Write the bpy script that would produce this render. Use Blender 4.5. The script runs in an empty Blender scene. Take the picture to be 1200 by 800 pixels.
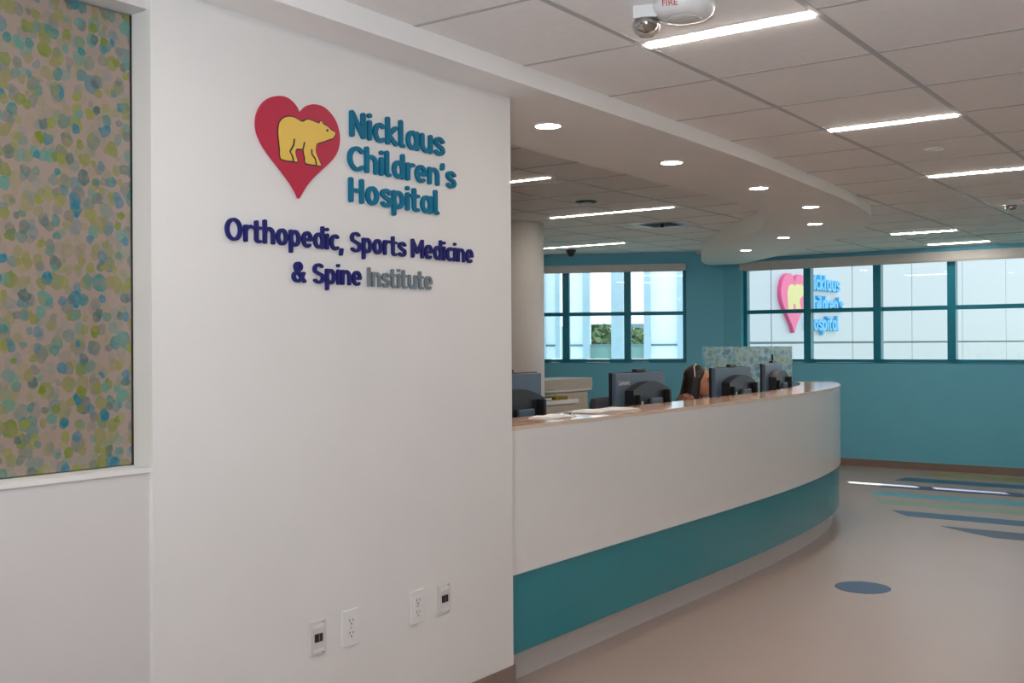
import bpy, bmesh, math, random
import numpy as np
from mathutils import Vector, Matrix

random.seed(7)
scene = bpy.context.scene
COL = scene.collection
PI = math.pi

# ------------------------------------------------------------------ camera
CAM_H = 1.41
YAW, PITCH, ROLL, FPX = 0.626608, 0.0024886, -0.0060327, 1243.57
_F = Vector((math.cos(YAW) * math.cos(PITCH), math.sin(YAW) * math.cos(PITCH), math.sin(PITCH)))
_R = Vector((math.sin(YAW), -math.cos(YAW), 0))
_U = _R.cross(_F)
_R, _U = _R * math.cos(ROLL) + _U * math.sin(ROLL), _U * math.cos(ROLL) - _R * math.sin(ROLL)
cam_data = bpy.data.cameras.new("camera")
cam = bpy.data.objects.new("camera", cam_data)
COL.objects.link(cam)
cam_data.sensor_width = 36.0
cam_data.lens = 36.0 * FPX / 1200.0
cam_data.clip_start = 0.05
cam_data.clip_end = 500
cam.matrix_world = Matrix((
    (_R.x, _U.x, -_F.x, 0.0), (_R.y, _U.y, -_F.y, 0.0), (_R.z, _U.z, -_F.z, CAM_H), (0, 0, 0, 1)))
scene.camera = cam

# ------------------------------------------------------------------ world, sun, exposure
world = bpy.data.worlds.new("sky")
scene.world = world
world.use_nodes = True
bg = world.node_tree.nodes["Background"]
bg.inputs[0].default_value = (0.83, 0.92, 1.0, 1)
bg.inputs[1].default_value = 2.3

sun_data = bpy.data.lights.new("sun", 'SUN')
sun_data.energy = 18.0
sun_data.angle = 0.01
sun_data.color = (1.0, 0.96, 0.9)
sun = bpy.data.objects.new("sun", sun_data)
COL.objects.link(sun)
SUN_DIR = Vector((-0.72, -0.42, -0.60)).normalized()
sun.rotation_euler = SUN_DIR.to_track_quat('-Z', 'Y').to_euler()
sun.location = (30, 18, 20)

# the photographer's flash, tipped up at the ceiling behind the camera: cool light on the near walls and ceiling
fl_data = bpy.data.lights.new("bounce_flash", 'AREA')
fl_data.shape = 'DISK'
fl_data.size = 0.25
fl_data.energy = 76.0
fl_data.color = (0.78, 0.90, 1.0)
fl = bpy.data.objects.new("bounce_flash", fl_data)
COL.objects.link(fl)
fl.location = (-0.25, 0.05, 1.55)
fl.rotation_euler = Vector((0.75, 0.05, 1.0)).to_track_quat('-Z', 'Y').to_euler()

FIX_L = 62.0       # linear ceiling fixtures
DOWN_L = 150.0      # recessed downlights
vs = scene.view_settings
scene.display_settings.display_device = 'sRGB'
vs.view_transform = 'Standard'
vs.look = 'None'
vs.exposure = 0.0
vs.gamma = 1.0
vs.use_curve_mapping = False
scene.cycles.use_denoising = True
scene.cycles.max_bounces = 10
scene.cycles.diffuse_bounces = 6
scene.cycles.glossy_bounces = 4
scene.cycles.transparent_max_bounces = 12
scene.cycles.sample_clamp_indirect = 8.0
scene.cycles.caustics_reflective = False
scene.cycles.caustics_refractive = False


# ------------------------------------------------------------------ materials
def srgb(r, g, b):
    def f(c):
        c /= 255.0
        return c / 12.92 if c <= 0.04045 else ((c + 0.055) / 1.055) ** 2.4
    return (f(r), f(g), f(b), 1.0)


MATS = {}


def mat(name, col, rough=0.6, metal=0.0, noise=0.04, nscale=12.0, bump=0.0, coat=0.0, spec=0.5, emit=None, estr=0.0,
        stretch=(1, 1, 1)):
    """Principled material with a faint procedural variation of its colour."""
    if name in MATS:
        return MATS[name]
    m = bpy.data.materials.new(name)
    m.use_nodes = True
    nt = m.node_tree
    p = nt.nodes["Principled BSDF"]
    p.inputs["Roughness"].default_value = rough
    p.inputs["Metallic"].default_value = metal
    p.inputs["Specular IOR Level"].default_value = spec
    p.inputs["Coat Weight"].default_value = coat
    p.inputs["Coat Roughness"].default_value = 0.06
    tc = nt.nodes.new("ShaderNodeTexCoord")
    mp = nt.nodes.new("ShaderNodeMapping")
    mp.inputs["Scale"].default_value = stretch
    nt.links.new(tc.outputs["Object"], mp.inputs["Vector"])
    n = nt.nodes.new("ShaderNodeTexNoise")
    n.inputs["Scale"].default_value = nscale
    n.inputs["Detail"].default_value = 4
    nt.links.new(mp.outputs[0], n.inputs["Vector"])
    r = nt.nodes.new("ShaderNodeValToRGB")
    c = Vector(col[:3])
    lo, hi = c * (1 - noise), c * (1 + noise)
    r.color_ramp.elements[0].color = (*lo, 1)
    r.color_ramp.elements[1].color = (*[min(1, v) for v in hi], 1)
    r.color_ramp.elements[0].position = 0.3
    r.color_ramp.elements[1].position = 0.7
    nt.links.new(n.outputs["Fac"], r.inputs[0])
    nt.links.new(r.outputs[0], p.inputs["Base Color"])
    if bump:
        b = nt.nodes.new("ShaderNodeBump")
        b.inputs["Strength"].default_value = bump
        b.inputs["Distance"].default_value = 0.002
        n2 = nt.nodes.new("ShaderNodeTexNoise")
        n2.inputs["Scale"].default_value = nscale * 12
        nt.links.new(tc.outputs["Object"], n2.inputs["Vector"])
        nt.links.new(n2.outputs["Fac"], b.inputs["Height"])
        nt.links.new(b.outputs[0], p.inputs["Normal"])
    if emit:
        p.inputs["Emission Color"].default_value = emit
        p.inputs["Emission Strength"].default_value = estr
    MATS[name] = m
    return m


def glass_mat(name, tint=(0.965, 0.99, 1.0, 1)):
    """thin architectural glass: clear with a Fresnel reflection"""
    m = bpy.data.materials.new(name)
    m.use_nodes = True
    nt = m.node_tree
    nt.nodes.clear()
    out = nt.nodes.new("ShaderNodeOutputMaterial")
    mix = nt.nodes.new("ShaderNodeMixShader")
    tr = nt.nodes.new("ShaderNodeBsdfTransparent")
    tr.inputs[0].default_value = tint
    gl = nt.nodes.new("ShaderNodeBsdfGlossy")
    gl.inputs["Roughness"].default_value = 0.02
    fr = nt.nodes.new("ShaderNodeFresnel")
    geo = nt.nodes.new("ShaderNodeNewGeometry")
    ior = nt.nodes.new("ShaderNodeMapRange")      # same index seen from either side of the thin sheet
    ior.inputs[3].default_value = 1.5
    ior.inputs[4].default_value = 1 / 1.5
    nt.links.new(geo.outputs["Backfacing"], ior.inputs[0])
    nt.links.new(ior.outputs[0], fr.inputs[0])
    nt.links.new(fr.outputs[0], mix.inputs[0])
    nt.links.new(tr.outputs[0], mix.inputs[1])
    nt.links.new(gl.outputs[0], mix.inputs[2])
    nt.links.new(mix.outputs[0], out.inputs[0])
    MATS[name] = m
    return m


def dotted_mat(name, ground, dots, scale, rough=0.12, alpha=0.75, translucent=0.0, plane='XZ'):
    """Watercolour dots: three layers of jittered round cells, each cell with its own colour and strength."""
    m = bpy.data.materials.new(name)
    m.use_nodes = True
    nt = m.node_tree
    p = nt.nodes["Principled BSDF"]
    p.inputs["Roughness"].default_value = rough
    p.inputs["Coat Weight"].default_value = 0.3
    p.inputs["Coat Roughness"].default_value = 0.08
    tc = nt.nodes.new("ShaderNodeTexCoord")
    sx = nt.nodes.new("ShaderNodeSeparateXYZ")
    nt.links.new(tc.outputs["Object"], sx.inputs[0])
    cur = None
    L = nt.links.new
    for k, (sc, thr, off) in enumerate(((scale * 0.85, 0.37, 0.0), (scale, 0.37, 3.7), (scale * 1.12, 0.31, 8.3))):
        cb = nt.nodes.new("ShaderNodeCombineXYZ")
        L(sx.outputs[0 if plane == 'XZ' else 1], cb.inputs[0])
        L(sx.outputs[2], cb.inputs[1])
        mp = nt.nodes.new("ShaderNodeMapping")
        mp.inputs["Location"].default_value = (off, off * 1.7, 0)
        mp.inputs["Scale"].default_value = (sc, sc * 0.9, 1)
        L(cb.outputs[0], mp.inputs["Vector"])
        nz = nt.nodes.new("ShaderNodeTexNoise")
        nz.inputs["Scale"].default_value = 1.3
        L(mp.outputs[0], nz.inputs["Vector"])
        wob = nt.nodes.new("ShaderNodeVectorMath")
        wob.operation = 'MULTIPLY_ADD'
        wob.inputs[1].default_value = (0.5, 0.5, 0)
        L(nz.outputs["Color"], wob.inputs[0])
        L(mp.outputs[0], wob.inputs[2])
        vo = nt.nodes.new("ShaderNodeTexVoronoi")
        vo.voronoi_dimensions = '2D'
        vo.inputs["Scale"].default_value = 1.0
        vo.inputs["Randomness"].default_value = 0.75
        L(wob.outputs[0], vo.inputs["Vector"])
        sc3 = nt.nodes.new("ShaderNodeSeparateColor")
        L(vo.outputs["Color"], sc3.inputs[0])
        # cell radius: thr scaled by a random number
        rad = nt.nodes.new("ShaderNodeMath"); rad.operation = 'MULTIPLY_ADD'
        L(sc3.outputs[2], rad.inputs[0]); rad.inputs[1].default_value = 0.18; rad.inputs[2].default_value = thr - 0.09
        mask = nt.nodes.new("ShaderNodeMapRange")
        mask.interpolation_type = 'SMOOTHSTEP'
        df = nt.nodes.new("ShaderNodeMath"); df.operation = 'SUBTRACT'
        L(rad.outputs[0], df.inputs[0]); L(vo.outputs["Distance"], df.inputs[1])
        L(df.outputs[0], mask.inputs[0])
        mask.inputs[1].default_value = -0.02; mask.inputs[2].default_value = 0.03
        # strength per cell
        st = nt.nodes.new("ShaderNodeMapRange")
        L(sc3.outputs[1], st.inputs[0])
        st.inputs[1].default_value = 0.12; st.inputs[2].default_value = 0.9
        st.inputs[3].default_value = 0.2; st.inputs[4].default_value = alpha
        # watercolour pooling across a dot
        wc = nt.nodes.new("ShaderNodeTexNoise"); wc.inputs["Scale"].default_value = 2.2
        L(mp.outputs[0], wc.inputs["Vector"])
        wm = nt.nodes.new("ShaderNodeMapRange"); L(wc.outputs["Fac"], wm.inputs[0])
        wm.inputs[1].default_value = 0.3; wm.inputs[2].default_value = 0.7
        wm.inputs[3].default_value = 0.65; wm.inputs[4].default_value = 1.1
        a = nt.nodes.new("ShaderNodeMath"); a.operation = 'MULTIPLY'
        L(mask.outputs[0], a.inputs[0]); L(st.outputs[0], a.inputs[1])
        a2 = nt.nodes.new("ShaderNodeMath"); a2.operation = 'MULTIPLY'; a2.use_clamp = True
        L(a.outputs[0], a2.inputs[0]); L(wm.outputs[0], a2.inputs[1])
        rp = nt.nodes.new("ShaderNodeValToRGB")
        rp.color_ramp.interpolation = 'CONSTANT'
        els = rp.color_ramp.elements
        while len(els) < len(dots):
            els.new(0.5)
        for i, d in enumerate(dots):
            els[i].position = i / len(dots)
            els[i].color = d
        L(sc3.outputs[0], rp.inputs[0])
        mx = nt.nodes.new("ShaderNodeMix"); mx.data_type = 'RGBA'
        L(a2.outputs[0], mx.inputs["Factor"])
        if cur is None:
            mx.inputs["A"].default_value = ground
        else:
            L(cur, mx.inputs["A"])
        L(rp.outputs[0], mx.inputs["B"])
        cur = mx.outputs["Result"]
    L(cur, p.inputs["Base Color"])
    if translucent:
        out = nt.nodes["Material Output"]
        tl = nt.nodes.new("ShaderNodeBsdfTranslucent"); L(cur, tl.inputs[0])
        tr = nt.nodes.new("ShaderNodeBsdfTransparent")
        m1 = nt.nodes.new("ShaderNodeMixShader"); m1.inputs[0].default_value = 0.35
        L(tl.outputs[0], m1.inputs[1]); L(tr.outputs[0], m1.inputs[2])
        m2 = nt.nodes.new("ShaderNodeMixShader"); m2.inputs[0].default_value = translucent
        L(p.outputs[0], m2.inputs[1]); L(m1.outputs[0], m2.inputs[2])
        L(m2.outputs[0], out.inputs[0])
    MATS[name] = m
    return m


M_WALL = mat("white_wall_paint", (0.80, 0.785, 0.77, 1), 0.55, noise=0.015, nscale=3, bump=0.03)
M_WALL_SHADED = mat("shaded_wall_paint", (0.68, 0.655, 0.65, 1), 0.55, noise=0.015, nscale=3, bump=0.03)  # white wall paint, with the niche wall's shade put into the colour
M_TEAL_WALL = mat("teal_wall_paint", srgb(108, 190, 216), 0.55, noise=0.02, nscale=3, bump=0.03)
M_FLOOR = mat("beige_vinyl_floor", srgb(174, 155, 146), 0.33, noise=0.02, nscale=2.5, spec=0.4)
M_CEIL = mat("ceiling_tile_white", (0.90, 0.885, 0.875, 1), 0.9, noise=0.02, nscale=30, bump=0.15)
M_BAR = mat("ceiling_grid_metal", (0.50, 0.495, 0.50, 1), 0.5, noise=0.02)
M_SOFFIT = mat("soffit_paint", (0.90, 0.89, 0.88, 1), 0.6, noise=0.01, nscale=3)
M_BASE = mat("taupe_rubber_base", srgb(138, 118, 108), 0.5)
M_FRAME = mat("teal_window_frame", srgb(0, 128, 152), 0.4)
M_SILL = mat("teal_sill", srgb(40, 120, 140), 0.4)
M_GLASS = glass_mat("window_glass")
M_BLIND = mat("grey_blind_fascia", srgb(206, 203, 200), 0.5)
M_DESK_WHITE = mat("desk_white_laminate", (0.86, 0.855, 0.85, 1), 0.22, noise=0.01, coat=0.3)
M_DESK_TEAL = mat("desk_teal_glass", srgb(0, 134, 148), 0.26, noise=0.02, coat=0.15)
M_KICK = mat("desk_kick_plate", (0.60, 0.57, 0.55, 1), 0.3, noise=0.02)
M_WOOD = mat("counter_wood_laminate", srgb(226, 184, 156), 0.10, noise=0.10, nscale=6, stretch=(1, 14, 6), coat=0.0, spec=0.3)
M_WOOD_EDGE = mat("counter_edge_band", srgb(228, 206, 184), 0.3)
M_WORK = mat("worktop_grey", srgb(190, 180, 172), 0.4)
M_BLUE = mat("sign_teal_blue", srgb(0, 112, 146), 0.55, noise=0.02, spec=0.25)
M_NAVY = mat("sign_navy", srgb(34, 36, 108), 0.55, noise=0.02, spec=0.25)
M_GREY = mat("sign_brushed_grey", srgb(128, 138, 146), 0.35, noise=0.06, metal=0.3)
M_RED = mat("heart_red", srgb(188, 40, 70), 0.45, noise=0.02, nscale=4, spec=0.3)
M_YEL = mat("bear_yellow", srgb(232, 192, 78), 0.4, noise=0.02, nscale=6)
M_BLACK = mat("ink_black", srgb(24, 22, 26), 0.5)
M_PLATE = mat("white_plastic", (0.80, 0.80, 0.80, 1), 0.35, noise=0.01)
M_PLATE_GREY = mat("light_grey_plastic", (0.68, 0.66, 0.64, 1), 0.4, noise=0.01)
M_DARK = mat("dark_plastic", srgb(26, 26, 30), 0.35)
M_SLOT = mat("slot_black", (0.02, 0.02, 0.02, 1), 0.6)
M_MON = mat("monitor_back_blue_grey", srgb(84, 104, 124), 0.4, noise=0.03)
M_LAMP = mat("fixture_diffuser", (0.9, 0.9, 0.9, 1), 0.5, emit=(1.0, 0.90, 0.80, 1), estr=FIX_L)
M_DOWN = mat("downlight_lens", (0.9, 0.9, 0.9, 1), 0.5, emit=(1.0, 0.86, 0.72, 1), estr=DOWN_L)
M_LAMP_IN = mat("office_fixture_diffuser", (0.9, 0.9, 0.9, 1), 0.5, emit=(1.0, 0.88, 0.76, 1), estr=25.0)
M_METAL = mat("chrome", (0.75, 0.75, 0.76, 1), 0.15, metal=1.0)
M_PAPER = mat("paper", (0.86, 0.87, 0.90, 1), 0.7, noise=0.02)
M_OAK = mat("light_laminate", srgb(190, 176, 160), 0.45, noise=0.05, nscale=5, stretch=(1, 1, 10))
M_FABRIC = mat("charcoal_fabric", srgb(62, 64, 76), 0.9, noise=0.12, nscale=80)
M_EXT = mat("exterior_white_panel", (0.46, 0.475, 0.515, 1), 0.35, noise=0.01)
M_EXT_JOINT = mat("exterior_joint", srgb(130, 150, 156), 0.6)
M_EXT_CYAN = mat("exterior_letter_cyan", srgb(70, 170, 220), 0.35)
M_EXT_PINK = mat("exterior_heart_pink", srgb(220, 80, 130), 0.35)
M_EXT_YEL = mat("exterior_bear_cream", srgb(212, 196, 130), 0.4)
M_DOTS = dotted_mat("dotted_resin_panel", srgb(152, 135, 125), (
    srgb(92, 124, 110), srgb(36, 112, 132), srgb(130, 134, 58), srgb(106, 114, 104), srgb(88, 136, 124),
    srgb(106, 122, 30), srgb(132, 126, 84), srgb(62, 120, 118), srgb(80, 100, 98), srgb(128, 128, 70)),
    25.0, rough=0.22, alpha=1.0, plane='XZ')
M_SCREEN_DOTS = dotted_mat("dotted_screen_panel", srgb(206, 228, 234), (
    srgb(70, 150, 190), srgb(150, 176, 80), srgb(110, 190, 210), srgb(60, 130, 180), srgb(190, 200, 130)),
    20.0, alpha=0.55, translucent=0.7, plane='YZ')


# ------------------------------------------------------------------ mesh helpers
def link(o, parent=None):
    COL.objects.link(o)
    if parent is not None:
        o.parent = parent
    return o


def mesh_obj(name, verts, faces, m, parent=None, smooth=False, mats=None, fmats=None):
    me = bpy.data.meshes.new(name)
    me.from_pydata([tuple(v) for v in verts], [], faces)
    bm = bmesh.new(); bm.from_mesh(me)
    bmesh.ops.recalc_face_normals(bm, faces=bm.faces)
    bm.to_mesh(me); bm.free()
    for mm in (mats or [m]):
        me.materials.append(mm)
    if fmats:
        for p, i in zip(me.polygons, fmats):
            p.material_index = i
    if smooth:
        for p in me.polygons:
            p.use_smooth = True
    return link(bpy.data.objects.new(name, me), parent)


def bm_obj(name, bm, m, parent=None, smooth=False):
    me = bpy.data.meshes.new(name)
    bmesh.ops.recalc_face_normals(bm, faces=bm.faces)
    bm.to_mesh(me); bm.free()
    me.materials.append(m)
    if smooth:
        for p in me.polygons:
            p.use_smooth = True
    return link(bpy.data.objects.new(name, me), parent)


def box(name, x0, x1, y0, y1, z0, z1, m, parent=None, bevel=0.0, seg=2):
    bm = bmesh.new()
    bmesh.ops.create_cube(bm, size=1.0)
    for v in bm.verts:
        v.co = Vector(((x0 + x1) / 2 + v.co.x * (x1 - x0), (y0 + y1) / 2 + v.co.y * (y1 - y0), (z0 + z1) / 2 + v.co.z * (z1 - z0)))
    if bevel:
        bmesh.ops.bevel(bm, geom=list(bm.edges), offset=bevel, segments=seg, affect='EDGES', profile=0.6)
    return bm_obj(name, bm, m, parent)


def lathe(name, prof, m, parent=None, loc=(0, 0, 0), n=32, axis='Z', smooth=True):
    """prof: list of (radius, height); revolve about the axis"""
    vs_, fs = [], []
    for r, h in prof:
        for k in range(n):
            a = 2 * PI * k / n
            x, y = r * math.cos(a), r * math.sin(a)
            p = {'Z': (x, y, h), 'Y': (x, h, y), 'X': (h, x, y)}[axis]
            vs_.append((p[0] + loc[0], p[1] + loc[1], p[2] + loc[2]))
    for i in range(len(prof) - 1):
        for k in range(n):
            k2 = (k + 1) % n
            fs.append((i * n + k, i * n + k2, (i + 1) * n + k2, (i + 1) * n + k))
    fs.append(tuple(range(n))[::-1])
    fs.append(tuple((len(prof) - 1) * n + k for k in range(n)))
    o = mesh_obj(name, vs_, fs, m, parent)
    if smooth:
        for p in o.data.polygons:
            p.use_smooth = len(p.vertices) == 4
    return o


def tube(name, pts, r, m, parent=None, n=8, radii=None):
    pts = [Vector(p) for p in pts]
    vs_, fs = [], []
    prev = None
    for i, p in enumerate(pts):
        t = (pts[min(i + 1, len(pts) - 1)] - pts[max(i - 1, 0)]).normalized()
        up = Vector((0, 0, 1)) if abs(t.z) < 0.95 else Vector((1, 0, 0))
        s = t.cross(up).normalized() if prev is None else (prev - t * prev.dot(t)).normalized()
        prev = s
        u = s.cross(t)
        rr = radii[i] if radii else r
        for k in range(n):
            a = 2 * PI * k / n
            vs_.append(p + s * (rr * math.cos(a)) + u * (rr * math.sin(a)))
    for i in range(len(pts) - 1):
        for k in range(n):
            k2 = (k + 1) % n
            fs.append((i * n + k, i * n + k2, (i + 1) * n + k2, (i + 1) * n + k))
    fs.append(tuple(range(n)))
    fs.append(tuple((len(pts) - 1) * n + k for k in range(n)))
    return mesh_obj(name, vs_, fs, m, parent, smooth=True)


def ribbon(name, A, B, z0, z1, m, parent=None, smooth=False, z1b=None):
    """solid band between two plan polylines A (outer) and B (inner), heights z0..z1 (inner side z1b)"""
    n = len(A)
    z1b = z1 if z1b is None else z1b
    vs_ = [(x, y, z0) for x, y in A] + [(x, y, z1) for x, y in A] + [(x, y, z0) for x, y in B] + [(x, y, z1b) for x, y in B]
    fs = []
    for i in range(n - 1):
        fs += [(i, i + 1, n + i + 1, n + i), (2 * n + i + 1, 2 * n + i, 3 * n + i, 3 * n + i + 1),
               (n + i, n + i + 1, 3 * n + i + 1, 3 * n + i), (i + 1, i, 2 * n + i, 2 * n + i + 1)]
    fs += [(0, n, 3 * n, 2 * n), (n - 1, 3 * n - 1, 4 * n - 1, 2 * n - 1)]
    o = mesh_obj(name, vs_, fs, m, parent)
    if smooth:
        for p in o.data.polygons:
            p.use_smooth = True
        o.data.set_sharp_from_angle(angle=math.radians(40))
    return o


def catmull(P, k=8):
    P = [Vector((x, y)) for x, y in P]
    out = []
    for i in range(len(P) - 1):
        p0, p1, p2, p3 = P[max(i - 1, 0)], P[i], P[i + 1], P[min(i + 2, len(P) - 1)]
        for j in range(k):
            t = j / k
            out.append(0.5 * ((2 * p1) + (p2 - p0) * t + (2 * p0 - 5 * p1 + 4 * p2 - p3) * t * t + (3 * p1 - p0 - 3 * p2 + p3) * t ** 3))
    out.append(P[-1])
    return [(v.x, v.y) for v in out]


def offset_line(P, d):
    out = []
    for i, (x, y) in enumerate(P):
        a, b = P[max(i - 1, 0)], P[min(i + 1, len(P) - 1)]
        t = Vector((b[0] - a[0], b[1] - a[1])).normalized()
        out.append((x - t.y * d, y + t.x * d))
    return out


def thing(name, label, cat, loc=(0, 0, 0), rotz=0.0, group=None, kind=None):
    o = bpy.data.objects.new(name, None)
    o.empty_display_size = 0.1
    COL.objects.link(o)
    o.location = loc
    o.rotation_euler = (0, 0, rotz)
    if label:
        o["label"] = label
    if cat:
        o["category"] = cat
    if group:
        o["group"] = group
    if kind:
        o["kind"] = kind
    return o


def tag(o, label, cat, group=None):
    o["label"] = label; o["category"] = cat
    if group:
        o["group"] = group
    return o


def struct(o, label=None, cat=None):
    o["kind"] = "structure"
    if label:
        o["label"] = label
    if cat:
        o["category"] = cat
    return o


def dup(root, loc, rotz=0.0, label=None):
    r = root.copy(); COL.objects.link(r)
    r.location = loc; r.rotation_euler = (0, 0, rotz)
    if label:
        r["label"] = label
    for ch in list(root.children):
        c = ch.copy(); COL.objects.link(c); c.parent = r
        for g in list(ch.children):
            d = g.copy(); COL.objects.link(d); d.parent = c
    return r


def grid_wall(name, us, zs, holes, thick, m, loc=(0, 0, 0), rotz=0.0):
    """wall in local x (along), z (up), y 0..thick (outward); cells listed in holes (i, j) are openings"""
    vs_, fs = [], []
    nu, nz = len(us), len(zs)
    for y in (0, thick):
        for u in us:
            for z in zs:
                vs_.append((u, y, z))
    idx = lambda s, i, j: s * nu * nz + i * nz + j
    solid = lambda i, j: 0 <= i < nu - 1 and 0 <= j < nz - 1 and (i, j) not in holes
    for i in range(nu - 1):
        for j in range(nz - 1):
            if not solid(i, j):
                continue
            fs.append((idx(0, i, j), idx(0, i + 1, j), idx(0, i + 1, j + 1), idx(0, i, j + 1)))
            fs.append((idx(1, i, j), idx(1, i, j + 1), idx(1, i + 1, j + 1), idx(1, i + 1, j)))
            for (di, dj, a, b) in ((-1, 0, (i, j), (i, j + 1)), (1, 0, (i + 1, j), (i + 1, j + 1)),
                                   (0, -1, (i, j), (i + 1, j)), (0, 1, (i, j + 1), (i + 1, j + 1))):
                if not solid(i + di, j + dj):
                    fs.append((idx(0, *a), idx(0, *b), idx(1, *b), idx(1, *a)))
    o = mesh_obj(name, vs_, fs, m)
    o.location = loc
    o.rotation_euler = (0, 0, rotz)
    return o


# ------------------------------------------------------------------ room shell
Z_CEIL, Z_IN, Z_SOF = 2.435, 2.536, 2.366
XW = 12.11                       # far window wall
WALL_Y = 2.42                    # sign wall plane
X_BACK, Y_RIGHT = -3.6, -5.2
TOP = 2.75

floor = struct(mesh_obj("floor", [(X_BACK, Y_RIGHT, 0), (XW + .3, Y_RIGHT, 0), (XW + .3, 11, 0), (X_BACK, 11, 0),
                                  (X_BACK, Y_RIGHT, -.2), (XW + .3, Y_RIGHT, -.2), (XW + .3, 11, -.2), (X_BACK, 11, -.2)],
                        [(0, 1, 2, 3), (4, 7, 6, 5), (0, 4, 5, 1), (1, 5, 6, 2), (2, 6, 7, 3), (3, 7, 4, 0)], M_FLOOR),
               "beige grey sheet vinyl floor", "floor")

# coloured inlays: a great circle cut into stripes that run along the window wall, and one blue disc
CX, CY, CR = 10.8, 0.21, 2.99
stripe_cols = [(11.576, 11.863, srgb(150, 160, 96), "stripe_olive"), (11.042, 11.323, srgb(44, 104, 146), "stripe_blue"),
               (10.469, 10.733, srgb(70, 70, 108), "stripe_violet"), (9.901, 10.136, srgb(92, 176, 198), "stripe_cyan"),
               (9.396, 9.627, srgb(136, 166, 136), "stripe_green"), (8.824, 9.079, srgb(38, 88, 126), "stripe_steel"),
               (8.19, 8.496, srgb(52, 62, 90), "stripe_slate")]
for xa, xb, c, nm in stripe_cols:
    m = mat(nm, c, 0.36, noise=0.03, spec=0.25)
    L_, R_ = [], []
    for k in range(13):
        x = xa + (xb - xa) * k / 12
        hgt = math.sqrt(max(0, CR ** 2 - (x - CX) ** 2))
        L_.append((x, CY + hgt)); R_.append((x, max(CY - hgt, Y_RIGHT)))
    ribbon("floor_stripe", L_, R_, 0.0002, 0.0012, m, floor)
lathe("floor_disc", [(0.155, 0.0002), (0.155, 0.0012)], mat("floor_disc_blue", srgb(36, 72, 112), 0.36, spec=0.25), floor, loc=(6.12, 1.953, 0), n=40)

# sign wall with a niche in its left part
NX = 1.72                                             # right edge of the niche
SIGN_END = 3.34
NZ0, NZ1 = 1.089, 2.305
wl = grid_wall("wall_left", [NX, SIGN_END], [0, Z_SOF + 0.03], set(), 0.22, M_WALL, (0, WALL_Y, 0))
struct(wl, "white painted wall carrying the hospital sign", "wall")
wn = grid_wall("wall_niche", [X_BACK, -0.85, NX], [0, NZ0, NZ1, Z_SOF + 0.03], {(1, 1)}, 0.10, M_WALL_SHADED, (0, WALL_Y + 0.012, 0))
struct(wn, "white wall with a wide niche beside the sign wall", "wall")
wnb = box("wall_niche_back", X_BACK, NX, WALL_Y + 0.114, WALL_Y + 0.22, 0, Z_SOF + 0.03, M_WALL)
struct(wnb)
bead = box("trim_1", NX - 0.004, NX + 0.002, WALL_Y - 0.0015, WALL_Y + 0.02, 0, Z_SOF, M_WALL)
struct(bead)
ledge = box("trim_2", -0.85, NX - 0.004, WALL_Y + 0.006, WALL_Y + 0.112, NZ0 - 0.012, NZ0 + 0.001, M_WALL)
struct(ledge)
panel = thing("decor_panel", "large dotted resin wall panel in watercolour greens and blues set in the niche", "wall panel", (0.43, WALL_Y + 0.1, NZ0))
box("panel_sheet", -1.26, 1.286, -0.010, 0.004, 0.004, NZ1 - NZ0 - 0.004, M_DOTS, panel)
box("edge_trim", 1.2865, 1.2895, -0.014, 0.006, 0.002, NZ1 - NZ0 - 0.002, M_DARK, panel)

struct(box("baseboard_left", X_BACK, SIGN_END + 0.002, WALL_Y - 0.006, WALL_Y - 0.0005, 0, 0.165, M_BASE))
struct(box("baseboard_end", SIGN_END + 0.0005, SIGN_END + 0.006, WALL_Y - 0.006, 2.55, 0, 0.165, M_BASE))

# other walls
struct(box("wall_office", SIGN_END - 0.2, SIGN_END - 0.05, WALL_Y + 0.225, 10.6, 0, TOP, M_WALL))
struct(box("wall_inner_back", SIGN_END - 0.2, 10.6, 10.6, 10.75, 0, TOP, M_WALL))
struct(box("wall_back", X_BACK - 0.15, X_BACK, Y_RIGHT - 0.15, WALL_Y + 0.22, 0, TOP, M_WALL))

WZ0, WZ1 = 1.165, 2.388
# far wall, local x runs from left (y=5.55) to right, outward = +X
w_us = [0, 0.235, 10.05, 10.75]
wf = grid_wall("wall_far", w_us, [0, WZ0, WZ1, TOP], {(1, 1)}, 0.24, M_TEAL_WALL, (XW, 5.55, 0), -PI / 2)
struct(wf, "teal painted wall below and around the long window", "wall")
# angled continuation on the left
FD = Vector((-0.423, 0.906, 0)).normalized()
C0 = Vector((XW, 5.55, 0))
FL = 5.4
F_ROT = math.atan2(-FD.y, -FD.x)
F_ORG = C0 + FD * FL
wa = grid_wall("wall_angled", [0, FL - 3.0, FL - 0.452, FL], [0, WZ0, WZ1, TOP], {(1, 1)}, 0.24, M_TEAL_WALL, F_ORG, F_ROT)
struct(wa, "teal angled wall behind the reception desk", "wall")
wr = grid_wall("wall_right", [0, XW - X_BACK + 0.15], [0, TOP], set(), 0.2, M_WALL, (XW, Y_RIGHT, 0), PI)
struct(wr, "white wall on the right side of the lobby", "wall")

struct(box("baseboard_far", XW - 0.012, XW - 0.001, Y_RIGHT, 5.5, 0, 0.08, M_BASE))


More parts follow.
